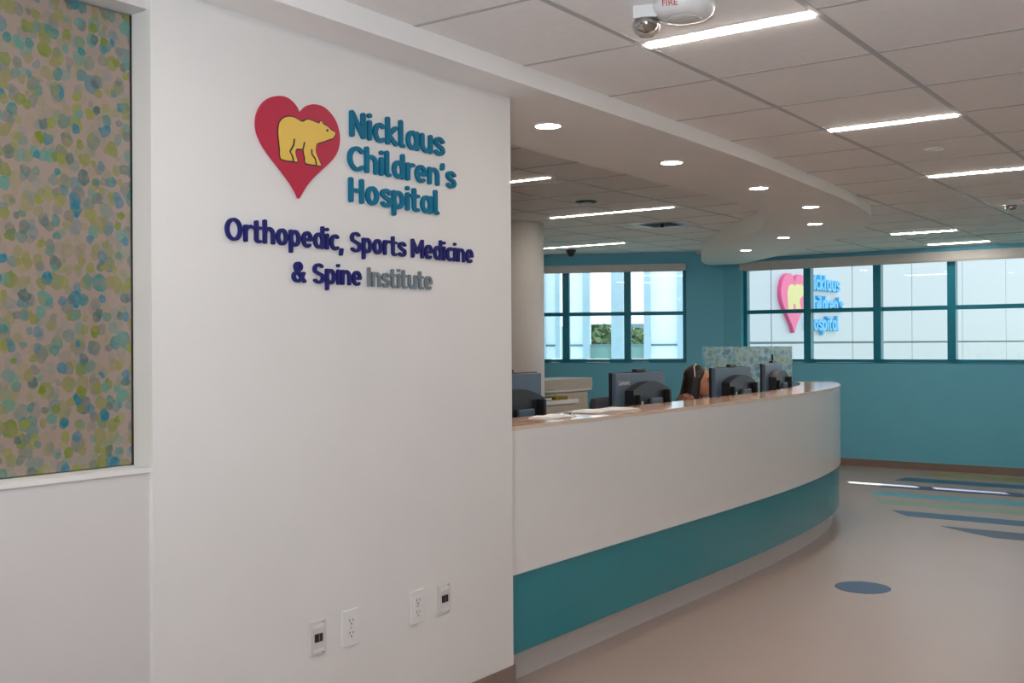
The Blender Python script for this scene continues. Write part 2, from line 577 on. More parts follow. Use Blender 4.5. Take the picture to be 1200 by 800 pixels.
# ------------------------------------------------------------------ windows
def window(name, us, z0, z1, zt, loc, rotz, label, glass_y=0.115):
    """us: mullion centres incl. both jambs (local x); zt: transom height"""
    w = thing(name, label, "window", loc, rotz, kind="structure")
    mw = 0.085
    f0, f1 = 0.07, 0.15
    e0, e1 = us[0], us[-1]
    box("bottom_rail", e0, e1, f0, f1, z0, z0 + 0.05, M_FRAME, w)
    box("top_rail", e0, e1, f0, f1, z1 - 0.05, z1, M_FRAME, w)
    box("jamb", e0, e0 + 0.045, f0, f1, z0 + 0.05, z1 - 0.05, M_FRAME, w)
    box("jamb", e1 - 0.045, e1, f0, f1, z0 + 0.05, z1 - 0.05, M_FRAME, w)
    for u in us[1:-1]:
        box("mullion", u - mw / 2, u + mw / 2, f0 - 0.02, f1, z0 + 0.05, z1 - 0.05, M_FRAME, w)
    for a, b in zip(us[:-1], us[1:]):
        a2 = a + (0.045 if a == e0 else mw / 2)
        b2 = b - (0.045 if b == e1 else mw / 2)
        box("transom", a2, b2, f0 + 0.01, f1, zt - 0.023, zt + 0.023, M_FRAME, w)
        for q0, q1 in ((z0 + 0.05, zt - 0.023), (zt + 0.023, z1 - 0.05)):
            box("pane", a2, b2, glass_y - 0.003, glass_y + 0.003, q0, q1, M_GLASS, w)
    box("sill", e0 + 0.001, e1 - 0.001, 0.002, f0 - 0.022, z0 + 0.0005, z0 + 0.012, M_SILL, w)
    return w


k_ = 12.22 / 12.11
us1 = [0.235] + [5.55 - y * k_ for y in (4.47, 3.665, 2.871)]
us1 += [us1[-1] + 0.805 * i for i in range(1, 8)] + [10.05]
window("window_1", us1, WZ0, WZ1, 1.782, (XW, 5.55, 0), -PI / 2, "long teal framed ribbon window in the far wall")
us2 = [FL - u for u in (3.0, 1.965, 1.185, 0.452)]
window("window_2", us2, WZ0, WZ1, 1.785, F_ORG, F_ROT, "teal framed window in the angled wall behind the desk")

# blind cassettes
b1 = thing("roller_blind", "grey roller blind cassette above the long far window", "blind", (XW, 5.55, 2.275), -PI / 2)
box("cassette", 0.236, 10.05, -0.055, -0.001, 0.012, 0.110, M_BLIND, b1, bevel=0.004)
box("rolled_fabric", 0.30, 10.0, -0.045, -0.015, 0.0, 0.0125, M_BLIND, b1)
b2 = thing("roller_blind", "grey roller blind cassette above the window behind the desk", "blind", tuple(F_ORG + Vector((0, 0, 2.30))), F_ROT)
box("cassette", FL - 3.0, FL - 0.455, -0.055, -0.001, 0.012, 0.094, M_BLIND, b2, bevel=0.004)
box("rolled_fabric", FL - 2.95, FL - 0.5, -0.045, -0.015, 0.0, 0.0125, M_BLIND, b2)

# ------------------------------------------------------------------ soffit and ceilings
out_pts = [(3.3, 2.25), (4.4, 2.25), (5.3, 2.262), (6.0, 2.30), (7.0, 2.36), (7.7, 2.43), (8.3, 2.56), (9.0, 2.86), (9.74, 3.33),
           (10.54, 3.90), (11.3, 4.56), (12.105, 5.32)]
in_pts = [(3.3, 2.99), (4.5, 2.99), (5.3, 2.99), (6.0, 2.995), (6.6, 3.0), (7.1, 3.03), (7.56, 3.13), (8.0, 3.30), (8.57, 3.60),
          (9.1, 3.98), (9.9, 4.58), (11.35, 5.55), (11.88, 5.90)]
in_pts = in_pts[:-2] + [(10.7, 5.13), (11.45, 5.52), (12.02, 5.70)]
SO = catmull(out_pts, 8)
SI = catmull(in_pts, 8)


def resample(P, n):
    P = [Vector(p) for p in P]
    L_ = [0]
    for a, b in zip(P[:-1], P[1:]):
        L_.append(L_[-1] + (b - a).length)
    out = []
    j = 0
    for k in range(n):
        s = L_[-1] * k / (n - 1)
        while j < len(P) - 2 and L_[j + 1] < s:
            j += 1
        t = (s - L_[j]) / max(1e-9, L_[j + 1] - L_[j])
        q = P[j].lerp(P[j + 1], min(1, t))
        out.append((q.x, q.y))
    return out


SO_r, SI_r = resample(SO, 90), resample(SI, 90)
soffit = ribbon("ceiling_soffit", SO_r, SI_r, Z_SOF, Z_CEIL + 0.03, M_SOFFIT, smooth=True, z1b=Z_IN + 0.03)
struct(soffit, "curved white dropped soffit following the desk", "soffit")
struct(box("ceiling_soffit_straight", X_BACK, 3.3, 2.25, WALL_Y + 0.22, Z_SOF, Z_CEIL + 0.03, M_SOFFIT))

ceiling = struct(box("ceiling", X_BACK, XW + .3, Y_RIGHT, 11, TOP - 0.02, TOP + 0.1, M_BAR), "white acoustic tile ceiling", "ceiling")


def pip(x, y, P):
    ins = False
    j = len(P) - 1
    for i in range(len(P)):
        if (P[i][1] > y) != (P[j][1] > y) and x < (P[j][0] - P[i][0]) * (y - P[i][1]) / (P[j][1] - P[i][1]) + P[i][0]:
            ins = not ins
        j = i
    return ins


outer_poly = [(X_BACK, 2.25)] + SO + [(XW, 5.32), (XW, Y_RIGHT), (X_BACK, Y_RIGHT)]
inner_poly = SI + [(12.0, 5.6), (9.9, 10.6), (3.3, 10.6)]


def project(P):
    v = Vector(P) - Vector((0, 0, CAM_H))
    d = v.dot(_F)
    if d < 0.1:
        return None
    return 600 + FPX * v.dot(_R) / d, 400 - FPX * v.dot(_U) / d


def tile_field(x0, y0, nx, ny, z, poly, tag_):
    """lay-in tiles (a little proud of the grid) and the grid bars between them"""
    T = 0.61
    GX, GY = 0.005, 0.008            # half gaps: along x (cross tees), along y (main runners)
    shared = {}
    rest_v, rest_f = [], []
    xs_used, ys_used = set(), set()
    for i in range(nx):
        for j in range(ny):
            xa, ya = x0 + i * T, y0 + j * T
            cs = [(xa + .02, ya + .02), (xa + T - .02, ya + .02), (xa + T - .02, ya + T - .02), (xa + .02, ya + T - .02), (xa + T / 2, ya + T / 2)]
            if not any(pip(px, py, poly) for px, py in cs):
                continue
            ca, cb = max(xa + GX, X_BACK), min(xa + T - GX, XW - 0.002)
            da, db = max(ya + GY, Y_RIGHT), ya + T - GY
            if cb - ca < 0.05 or db - da < 0.05:
                continue
            P = [project((px, py, z)) for px, py in cs[:4]]
            seen = any(p and -30 < p[0] < 1230 and -30 < p[1] < 420 for p in P)
            big = False
            if seen and all(P):
                big = (max(p[0] for p in P) - min(p[0] for p in P)) > 10 and (max(p[1] for p in P) - min(p[1] for p in P)) > 2.5
            elif seen:
                big = True
            if big:
                key = (round(cb - ca, 4), round(db - da, 4))
                if key not in shared:
                    o = box("ceiling_tile", 0, cb - ca, 0, db - da, 0, 0.018, M_CEIL, ceiling)
                    shared[key] = o.data
                else:
                    o = link(bpy.data.objects.new("ceiling_tile", shared[key]), ceiling)
                o.location = (ca, da, z)
            else:
                n = len(rest_v)
                for zz in (z, z + 0.018):
                    rest_v += [(ca, da, zz), (cb, da, zz), (cb, db, zz), (ca, db, zz)]
                rest_f += [(n, n + 3, n + 2, n + 1), (n + 4, n + 5, n + 6, n + 7), (n, n + 1, n + 5, n + 4), (n + 1, n + 2, n + 6, n + 5),
                           (n + 2, n + 3, n + 7, n + 6), (n + 3, n, n + 4, n + 7)]
            xs_used.add((i, ya)); ys_used.add((j, xa))
    if rest_v:
        o = mesh_obj("ceiling_tile_field", rest_v, rest_f, M_CEIL, ceiling)
        o["kind"] = "stuff"
    zb = z - 0.0022
    for j in sorted({q[0] for q in ys_used}):
        xs_ = [q[1] for q in ys_used if q[0] == j]
        box("main_runner", max(min(xs_), X_BACK), min(max(xs_) + T, XW - .002), y0 + j * T - 0.0115, y0 + j * T + 0.0115, zb, z + 0.03, M_BAR, ceiling)
    for i in sorted({q[0] for q in xs_used}):
        ys_ = [q[1] for q in xs_used if q[0] == i]
        if x0 + i * T > X_BACK:
            box("cross_tee", x0 + i * T - 0.0085, x0 + i * T + 0.0085, max(min(ys_), Y_RIGHT), max(ys_) + T, zb + 0.0006, z + 0.03, M_BAR, ceiling)


T = 0.61
GX0 = 3.195 - T * 12
GY0 = 1.159 - T * 11
tile_field(GX0, GY0, 28, 19, Z_CEIL, outer_poly, "outer")
IX0 = 3.18 - 0.05
tile_field(IX0, 2.74, 16, 14, Z_IN, inner_poly, "inner")

# ------------------------------------------------------------------ linear fixtures
FIX = None


def fixture(x, y0, y1, z, label, w=0.040, m=None):
    t = thing("linear_ceiling_light", label, "ceiling light", (x, (y0 + y1) / 2, z), 0, "linear ceiling lights")
    hl = abs(y1 - y0) / 2
    box("diffuser", -w / 2, w / 2, -hl + 0.004, hl - 0.004, -0.004, 0.0, m or M_LAMP, t)
    box("housing", -w / 2 - 0.006, w / 2 + 0.006, -hl, hl, 0.0003, 0.05, M_PLATE, t)
    return t


ZL = Z_CEIL - 0.0025
row = [1.165, 1.765]
fixture(3.235, 1.172, 1.762, ZL, "bright linear ceiling light beside the fire strobe, nearest to the sign wall")
fixture(5.06, 1.172, 1.762, ZL, "linear ceiling light, second along the row from the fire strobe")
fixture(6.86, 1.172, 1.762, ZL, "linear ceiling light cut by the right edge, third along the row from the strobe")
fixture(8.68, 1.08, 1.67, ZL, "linear ceiling light half hidden behind the far strobe at the right edge")
fixture(10.30, 2.40, 2.99, ZL, "short looking linear ceiling light in front of the far window wall")
fixture(11.64, 2.40, 3.00, ZL, "linear ceiling light closest to the long far window")
for x, o_ in ((1.41, "nearest the viewer"), (-0.42, "just behind the viewer"), (-2.25, "nearest the back wall")):
    fixture(x, 1.172, 1.762, ZL, "linear ceiling light out of the picture beside the dotted panel, " + o_)
for y in (-2.5,):  # unseen row, added for the light it gives the room
    for x in (-2.25, -0.42, 1.41, 3.235, 5.06, 6.86, 8.68, 10.5):
        ORD = dict(zip((-2.25, -0.42, 1.41, 3.235, 5.06, 6.86, 8.68, 10.5), ("first", "second", "third", "fourth", "fifth", "sixth", "seventh", "last")))
        fixture(x, y, y + 0.59, ZL, "unseen linear ceiling light added for fill right of the picture, %s along its row from the back wall" % ORD[x])
ZLI = Z_IN - 0.0025
fixture(5.955, 3.99, 5.15, ZLI, "linear ceiling light over the desk, cut off by the edge of the sign wall", w=0.032, m=M_LAMP_IN)
fixture(7.88, 4.05, 5.27, ZLI, "longest linear ceiling light in the recessed ceiling over the desk", w=0.032, m=M_LAMP_IN)
fixture(10.34, 5.93, 7.15, ZLI, "linear ceiling light over the desk just above the dome camera", w=0.032, m=M_LAMP_IN)

# ------------------------------------------------------------------ downlights in the soffit
DL = [(3.858, 2.592, "round downlight in the soffit closest to the sign wall"),
      (5.039, 2.60, "round downlight, second along the soffit from the sign wall"),
      (6.205, 2.604, "round downlight, third along the soffit from the sign wall"),
      (7.293, 2.674, "round downlight in the soffit just before its outward bend"),
      (8.364, 3.033, "round downlight at the bend of the soffit above the desk end"),
      (9.267, 3.655, "round downlight in the returning arm of the soffit, second from the window wall"),
      (10.298, 4.466, "round downlight in the soffit closest to the window wall")]
dl0 = None
for x, y, lab in DL:
    if dl0 is None:
        dl0 = thing("recessed_downlight", lab, "downlight", (x, y, Z_SOF), 0, "downlights in the soffit")
        lathe("lens", [(0.053, -0.0025), (0.053, 0.002)], M_DOWN, dl0, n=28)
        lathe("trim_ring", [(0.054, 0.004), (0.054, -0.004), (0.058, -0.006), (0.066, -0.004), (0.070, 0.001), (0.070, 0.004)], M_PLATE, dl0, n=28)
    else:
        dup(dl0, (x, y, Z_SOF), 0, lab)
# narrow washer inside the niche top is out of the picture on the left
nd = thing("recessed_downlight", "round downlight left of the picture that washes the dotted panel", "downlight", (0.55, 2.33, Z_SOF), 0, "downlights in the soffit")
for ch in dl0.children:
    c = ch.copy(); COL.objects.link(c); c.parent = nd

# ------------------------------------------------------------------ lettering: stroked glyphs -> outline -> raised letters
B_, XH, CP, AS = 0.085, 0.695, 0.915, 1.0        # stroke centre lines (cap height = 1)


def arc(cx, cy, rx, ry, a0, a1, n=22):
    return [(cx + rx * math.cos(math.radians(a0 + (a1 - a0) * k / n)), cy + ry * math.sin(math.radians(a0 + (a1 - a0) * k / n))) for k in range(n + 1)]


bowl = arc(0.265, 0.39, 0.18, 0.305, 0, 360, 36)
arch = arc(0.265, 0.44, 0.18, 0.255, 180, 0, 18)
s_low = [(0.40, 0.60)] + arc(0.245, 0.545, 0.15, 0.15, 35, 200, 14) + [(0.17, 0.44), (0.30, 0.36)] + arc(0.245, 0.235, 0.16, 0.15, 50, -150, 14)
S_cap = arc(0.29, 0.70, 0.20, 0.215, 40, 210, 16) + [(0.20, 0.545), (0.40, 0.455)] + arc(0.29, 0.30, 0.215, 0.215, 40, -145, 16)
GLYPH = {
    'N': (0.60, [[(B_, B_), (B_, CP), (0.50, B_), (0.50, CP)]]),
    'i': (0.17, [[(B_, B_), (B_, XH)], [(B_, 0.93), (B_, 0.955)]]),
    'c': (0.43, [arc(0.265, 0.39, 0.18, 0.305, 52, 308, 26)]),
    'k': (0.47, [[(B_, B_), (B_, AS)], [(0.39, XH), (0.12, 0.39), (0.405, B_)]]),
    'l': (0.25, [[(B_, AS), (B_, 0.20)] + arc(0.185, 0.185, 0.10, 0.10, 180, 265, 8)]),
    'a': (0.54, [bowl, [(0.445, XH), (0.445, 0.20), (0.46, B_)]]),
    'u': (0.53, [[(B_, XH)] + arc(0.265, 0.33, 0.18, 0.245, 180, 360, 18) + [(0.445, XH)], [(0.445, 0.4), (0.445, B_)]]),
    's': (0.43, [s_low]),
    'C': (0.60, [arc(0.36, 0.5, 0.275, 0.415, 48, 312, 30)]),
    'h': (0.53, [[(B_, B_), (B_, AS)], arch + [(0.445, B_)]]),
    'd': (0.53, [bowl, [(0.445, AS), (0.445, B_)]]),
    'r': (0.34, [[(B_, B_), (B_, XH)], arc(0.265, 0.44, 0.18, 0.255, 180, 75, 10)]),
    'e': (0.51, [[(0.10, 0.385), (0.425, 0.385)] + arc(0.262, 0.39, 0.175, 0.305, 0, 305, 30)]),
    'n': (0.53, [[(B_, B_), (B_, XH)], arch + [(0.445, B_)]]),
    "'": (0.20, [[(0.11, 0.97), (0.09, 0.80)]]),
    'H': (0.60, [[(B_, B_), (B_, CP)], [(0.50, B_), (0.50, CP)], [(B_, 0.50), (0.50, 0.50)]]),
    'o': (0.53, [bowl]),
    'p': (0.53, [bowl, [(B_, XH), (B_, -0.21)]]),
    't': (0.38, [[(0.15, 0.92), (0.15, 0.22)] + arc(0.255, 0.20, 0.105, 0.115, 180, 275, 8) + [(0.30, B_ + 0.005)], [(0.07, 0.665), (0.32, 0.665)]]),
    'O': (0.71, [arc(0.355, 0.5, 0.27, 0.415, 0, 360, 40)]),
    ',': (0.20, [[(0.11, 0.08), (0.07, -0.14)]]),
    'S': (0.57, [S_cap]),
    'M': (0.75, [[(B_, B_), (B_, CP), (0.375, 0.30), (0.665, CP), (0.665, B_)]]),
    'I': (0.17, [[(B_, B_), (B_, CP)]]),
    '&': (0.66, [[(0.60, B_), (0.20, 0.62)] + arc(0.30, 0.755, 0.13, 0.16, 205, -35, 16) + [(0.20, 0.48)] + arc(0.27, 0.29, 0.19, 0.205, 120, 330, 16) + [(0.56, 0.46)]]),
}


def glyph_loops(ch, half):
    w, strokes = GLYPH[ch]
    st = 0.0225
    gx = np.arange(-0.12, w + 0.15, st)
    gy = np.arange(-0.38, 1.20, st)
    X, Y = np.meshgrid(gx, gy, indexing='ij')
    D = np.full(X.shape, 9.0)
    for pl in strokes:
        for (x0, y0), (x1, y1) in zip(pl[:-1], pl[1:]):
            dx, dy = x1 - x0, y1 - y0
            t = np.clip(((X - x0) * dx + (Y - y0) * dy) / max(1e-9, dx * dx + dy * dy), 0, 1)
            D = np.minimum(D, np.hypot(X - x0 - t * dx, Y - y0 - t * dy))
    V = half - D
    nxt = {}
    pos = {}

    def crossing(i, j, i2, j2):
        key = (i, j, i2, j2) if (i, j) < (i2, j2) else (i2, j2, i, j)
        if key not in pos:
            a, b = V[key[0], key[1]], V[key[2], key[3]]
            t = a / (a - b)
            pos[key] = (gx[key[0]] + (gx[key[2]] - gx[key[0]]) * t, gy[key[1]] + (gy[key[3]] - gy[key[1]]) * t)
        return key
    ins = V > 0
    for i in range(len(gx) - 1):
        for j in range(len(gy) - 1):
            c = [(i, j), (i + 1, j), (i + 1, j + 1), (i, j + 1)]
            f = [bool(ins[p]) for p in c]
            if all(f) or not any(f):
                continue
            ent, ex = [], []
            for k in range(4):
                a, b = c[k], c[(k + 1) % 4]
                if f[k] and not f[(k + 1) % 4]:
                    ex.append(crossing(*a, *b))
                elif not f[k] and f[(k + 1) % 4]:
                    ent.append(crossing(*a, *b))
            for e, x in zip(ex, ent):
                nxt[e] = x
    loops = []
    while nxt:
        s0 = next(iter(nxt))
        loop = []
        k = s0
        while k in nxt:
            loop.append(pos[k])
            k = nxt.pop(k)
        if len(loop) > 5:
            # drop near-collinear points
            keep = []
            n = len(loop)
            for q in range(n):
                a, b, cc = loop[q - 1], loop[q], loop[(q + 1) % n]
                ar = abs((b[0] - a[0]) * (cc[1] - a[1]) - (b[1] - a[1]) * (cc[0] - a[0]))
                if ar > 2e-6:
                    keep.append(b)
            loops.append(keep)
    return loops


def outline_mesh(name, loops, depth, m):
    """filled, extruded mesh of 2D outlines; spans 0..depth in local z"""
    cu = bpy.data.curves.new(name, 'CURVE')
    cu.dimensions = '2D'
    cu.fill_mode = 'BOTH'
    cu.extrude = depth / 2
    for lp in loops:
        sp = cu.splines.new('POLY')
        sp.points.add(len(lp) - 1)
        for p, (x, y) in zip(sp.points, lp):
            p.co = (x, y, 0, 1)
        sp.use_cyclic_u = True
    o = bpy.data.objects.new(name, cu)
    COL.objects.link(o)
    dg = bpy.context.evaluated_depsgraph_get()
    me = bpy.data.meshes.new_from_object(o.evaluated_get(dg))
    bpy.data.objects.remove(o)
    bpy.data.curves.remove(cu)
    me.name = name
    for v in me.vertices:
        v.co.z += depth / 2
    me.materials.clear()
    me.materials.append(m)
    return me


LETTERS = {}


def letter_mesh(ch, m, half, depth_ratio):
    key = (ch, m.name, half, depth_ratio)
    if key not in LETTERS:
        LETTERS[key] = outline_mesh("letter", glyph_loops(ch, half), depth_ratio, m)
    return LETTERS[key]


def set_line(parent, text, x0, x1, z, cap, m, half=0.085, track=0.055, depth=0.009, space=0.30):
    """raised letters on a wall facing local -Y; parent's local y=0 is the wall face"""
    adv = 0.0
    pos = []
    for ch in text:
        if ch == ' ':
            adv += space
            continue
        pos.append((ch, adv))
        adv += GLYPH[ch][0] + track
    total = adv - track
    sx = (x1 - x0) / total
    for ch, a in pos:
        o = link(bpy.data.objects.new("letter", letter_mesh(ch, m, half, 0.2)), parent)
        o.location = (x0 + a * sx, -0.0008, z)
        o.rotation_euler = (PI / 2, 0, 0)
        o.scale = (sx, cap, depth / 0.2)
    return sx


# heart and bear outlines, in metres on the wall: x to the right, z up, from the heart's lower tip
def px_wall(x, y, Yw):
    d = _F + _R * ((x - 600) / FPX) - _U * ((y - 400) / FPX)
    k = Yw / d.y
    return d.x * k, CAM_H + d.z * k


HEART_PX = [(410, 190), (425, 165), (455, 138), (500, 126), (560, 140), (610, 180), (650, 240), (672, 310), (676, 370), (665, 430), (640, 480),
            (600, 525), (545, 575), (490, 630), (450, 680), (420, 730), (402, 757), (385, 720), (350, 660), (300, 590), (250, 525), (200, 460),
            (155, 390), (125, 320), (115, 255), (122, 195), (145, 140), (180, 100), (220, 78), (270, 70), (320, 80), (360, 108), (390, 145), (405, 178)]
BEAR_PX = [(265, 262), (275, 240), (292, 222), (320, 210), (360, 212), (395, 230), (415, 242), (430, 242), (450, 230), (470, 230), (500, 242), (535, 255),
           (541, 240), (553, 241), (560, 258), (590, 275), (615, 300), (641, 313), (640, 332), (625, 355), (600, 362), (560, 378), (525, 388), (515, 402),
           (512, 440), (520, 470), (535, 505), (547, 540), (515, 534), (445, 522), (440, 490), (432, 455), (427, 430), (385, 425), (375, 445), (380, 475),
           (390, 512), (360, 508), (278, 493), (272, 430), (265, 370), (260, 310)]
LEG_PX = [[(368, 358), (362, 400), (338, 443), (355, 475), (362, 508)], [(436, 380), (425, 430)], [(483, 428), (485, 460), (508, 495), (515, 533)]]


def to_wall(P):
    out = []
    for x, y in P:
        u, v = px_wall(280 + x / 5.714, 100 + y / 5.714, WALL_Y - 0.008)
        out.append((u - 2.239, v - 1.859))
    return out


def smooth_loop(P, k=4):
    n = len(P)
    P = [Vector(p) for p in P]
    out = []
    for i in range(n):
        p0, p1, p2, p3 = P[i - 1], P[i], P[(i + 1) % n], P[(i + 2) % n]
        for j in range(k):
            t = j / k
            out.append(tuple(0.5 * ((2 * p1) + (p2 - p0) * t + (2 * p0 - 5 * p1 + 4 * p2 - p3) * t * t + (3 * p1 - p0 - 3 * p2 + p3) * t ** 3)))
    return out


def grow(P, d):
    n = len(P)
    out = []
    for i in range(n):
        a, b = Vector(P[i - 1]), Vector(P[(i + 1) % n])
        t = (b - a).normalized()
        out.append((P[i][0] + t.y * d, P[i][1] - t.x * d))
    return out


HEART = to_wall(HEART_PX)
tipi = 16
HEART_S = smooth_loop(HEART, 4)
BEAR = smooth_loop(to_wall(BEAR_PX), 2)
area = sum(BEAR[i - 1][0] * BEAR[i][1] - BEAR[i][0] * BEAR[i - 1][1] for i in range(len(BEAR)))
SGN = 1 if area > 0 else -1


def upright(name, me, parent, loc, scale=(1, 1, 1)):
    o = link(bpy.data.objects.new(name, me), parent)
    o.rotation_euler = (PI / 2, 0, 0)
    o.location = loc
    o.scale = scale
    return o


def stroke_poly(P, w):
    """thin closed outline around an open polyline"""
    A = [tuple(p) for p in offset_line(P, w / 2)]
    B = [tuple(p) for p in offset_line(P, -w / 2)]
    return A + B[::-1]


def heart_logo(parent, mr, my, mk, T, sx=1.0, sz=1.0):
    sc = (sx, sz, 1)
    upright("heart", outline_mesh("heart", [HEART_S], T, mr), parent, (0, -0.0008, 0), sc)
    bo = upright("bear_outline", outline_mesh("bear_outline", [grow(BEAR, SGN * 0.0030)], 0.0012, mk), parent, (0, -T - 0.0005, 0), sc)
    bb = upright("bear", outline_mesh("bear", [grow(BEAR, -SGN * 0.0006)], 0.0012, my), parent, (0, -T - 0.0014, 0), sc)
    for L_ in LEG_PX:
        upright("leg_line", outline_mesh("leg_line", [stroke_poly(to_wall(L_), 0.0056)], 0.0008, mk), parent, (0, -T - 0.0024, 0), sc)
    ex, ez = to_wall([(588, 302)])[0]
    upright("eye", outline_mesh("eye", [arc(ex, ez, 0.0052, 0.0042, 0, 345, 14)], 0.0008, mk), parent, (0, -T - 0.0024, 0), sc)


logo = thing("heart_logo", "red heart emblem with a yellow bear, mounted on the white sign wall", "emblem", (2.239, WALL_Y, 1.859))
heart_logo(logo, M_RED, M_YEL, M_BLACK, 0.008)

name_sign = thing("hospital_name_sign", "teal raised letters reading Nicklaus Children's Hospital beside the heart on the white wall", "wall sign", (2.45, WALL_Y, 1.868))
set_line(name_sign, "Nicklaus", 0.004, 0.474, 2.079 - 1.868, 0.0875, M_BLUE, half=0.077)
set_line(name_sign, "Children's", -0.006, 0.538, 1.971 - 1.868, 0.0815, M_BLUE, half=0.077)
set_line(name_sign, "Hospital", -0.002, 0.448, 0.0, 0.082, M_BLUE, half=0.077)
dept_sign = thing("department_sign", "navy and grey raised letters reading Orthopedic, Sports Medicine & Spine Institute", "wall sign", (1.955, WALL_Y, 1.60))
set_line(dept_sign, "Orthopedic, Sports Medicine", 0.0, 1.138, 1.708 - 1.60, 0.068, M_NAVY, half=0.069, track=0.055)
set_line(dept_sign, "& Spine", 0.25, 0.548, 0.0, 0.0655, M_NAVY, half=0.069, track=0.055)
set_line(dept_sign, "Institute", 0.577, 0.903, 0.0, 0.0655, M_GREY, half=0.069, track=0.06)


# ------------------------------------------------------------------ wall outlets
def duplex(x, label):
    t = thing("power_outlet", label, "outlet", (x, WALL_Y - 0.0005, 0.507))
    box("cover_plate", -0.036, 0.036, -0.006, 0, -0.058, 0.058, M_PLATE, t, bevel=0.0028)
    for dz in (-0.020, 0.020):
        r = box("receptacle", -0.017, 0.017, -0.0085, -0.0055, dz - 0.0155, dz + 0.0155, M_PLATE, t, bevel=0.0012)
        box("slot", -0.0085, -0.006, -0.0089, -0.0083, dz - 0.001, dz + 0.009, M_SLOT, r)
        box("slot", 0.006, 0.0085, -0.0089, -0.0083, dz, dz + 0.008, M_SLOT, r)
        lathe("ground_hole", [(0.0028, -0.0089), (0.0028, -0.0083)], M_SLOT, r, loc=(0, 0, dz - 0.0075), n=10, axis='Y')
    lathe("screw", [(0.003, -0.0072), (0.003, -0.0058)], M_METAL, t, n=10, axis='Y')
    return t


def data_plate(x, label):
    t = thing("data_outlet", label, "outlet", (x, WALL_Y - 0.0005, 0.507))
    box("cover_plate", -0.034, 0.034, -0.006, 0, -0.053, 0.053, M_PLATE_GREY, t, bevel=0.0028)
    box("label_window", -0.022, 0.022, -0.0072, -0.0055, 0.030, 0.042, M_PLATE, t, bevel=0.0005)
    box("label_window", -0.022, 0.022, -0.0072, -0.0055, -0.044, -0.034, M_PLATE, t, bevel=0.0005)
    j = box("jack_block", -0.0165, 0.0165, -0.0085, -0.0055, -0.013, 0.012, M_DARK, t, bevel=0.0008)
    for dx in (-0.008, 0.008):
        box("jack_socket", dx - 0.0055, dx + 0.0055, -0.0091, -0.0084, -0.009, 0.006, M_SLOT, j)
    box("jack_contact", -0.001, 0.001, -0.0093, -0.0084, -0.011, 0.010, M_METAL, j)
    for dz in (0.047, -0.048):
        lathe("screw", [(0.0026, -0.0072), (0.0026, -0.0055)], M_METAL, t, loc=(0.018, 0, dz), n=10, axis='Y')
    return t


data_plate(2.305, "grey data jack plate, leftmost on the sign wall near the floor")
duplex(2.446, "white duplex power outlet, second plate from the left on the sign wall")
duplex(2.771, "white duplex power outlet, third plate from the left on the sign wall")
data_plate(2.917, "grey data jack plate, rightmost on the sign wall near the desk")

# ------------------------------------------------------------------ reception desk
FRONT = [(3.345, 2.55), (4.2, 2.55), (5.0, 2.547), (5.6, 2.545), (6.2, 2.553), (6.7, 2.572), (7.2, 2.61), (7.6, 2.66), (7.9, 2.712), (8.2, 2.785), (8.5, 2.885),
         (8.75, 2.99), (9.0, 3.115)]
FR = resample(catmull(FRONT, 8), 80)
desk = thing("reception_desk", "long curved reception desk with white front, teal band and wood counter", "reception desk")
ribbon("front_panel", FR, offset_line(FR, 0.035), 0.462, 1.056, M_DESK_WHITE, desk, smooth=True)
ribbon("teal_panel", offset_line(FR, 0.012), offset_line(FR, 0.04), 0.132, 0.4615, M_DESK_TEAL, desk, smooth=True)
ribbon("kick_plate", offset_line(FR, 0.065), offset_line(FR, 0.09), 0.0, 0.1315, M_KICK, desk, smooth=True)
ct = ribbon("counter_top", offset_line(FR, 0.003), offset_line(FR, 0.305), 1.0565, 1.072, M_WOOD, desk, smooth=True)
ribbon("edge_band", offset_line(FR, -0.002), offset_line(FR, 0.0028), 1.0565, 1.0722, M_WOOD_EDGE, ct, smooth=True)
ribbon("inner_panel", offset_line(FR, 0.27), offset_line(FR, 0.295), 0.0, 1.056, M_OAK, desk, smooth=True)
ribbon("work_surface", offset_line(FR, 0.296), offset_line(FR, 0.98), 0.71, 0.74, M_WORK, desk, smooth=True)
i_end = FR[-1]
tn = Vector((FR[-1][0] - FR[-2][0], FR[-1][1] - FR[-2][1])).normalized()
nn = Vector((-tn.y, tn.x))
for k, (d0, d1, z0, z1) in enumerate(((0.0005, 0.305, 0.462, 1.056), (0.0405, 0.97, 0.0, 0.709))):
    a = Vector(i_end) + nn * d0
    b = Vector(i_end) + nn * d1
    A2 = [tuple(a - tn * 0.0), tuple(b - tn * 0.0)]
    B2 = [tuple(a + tn * 0.025), tuple(b + tn * 0.025)]
    ribbon("end_panel", A2, B2, z0, z1, M_DESK_WHITE if k == 0 else M_OAK, desk)
ribbon("end_panel", [(3.36, 2.86), (3.36, 3.52)], [(3.385, 2.86), (3.385, 3.52)], 0.0, 0.709, M_OAK, desk)


# ------------------------------------------------------------------ monitors seen from behind
def text_mesh(name, body, size, depth, m):
    cu = bpy.data.curves.new(name, 'FONT')
    cu.body = body
    cu.size = size
    cu.extrude = depth / 2
    cu.align_x = 'CENTER'; cu.align_y = 'CENTER'
    o = bpy.data.objects.new(name, cu)
    COL.objects.link(o)
    dg = bpy.context.evaluated_depsgraph_get()
    me = bpy.data.meshes.new_from_object(o.evaluated_get(dg))
    bpy.data.objects.remove(o); bpy.data.curves.remove(cu)
    me.materials.clear(); me.materials.append(m)
    return me


LEN = text_mesh("brand_text", "Lenovo", 0.042, 0.001, M_PLATE)
ZW = 0.7402


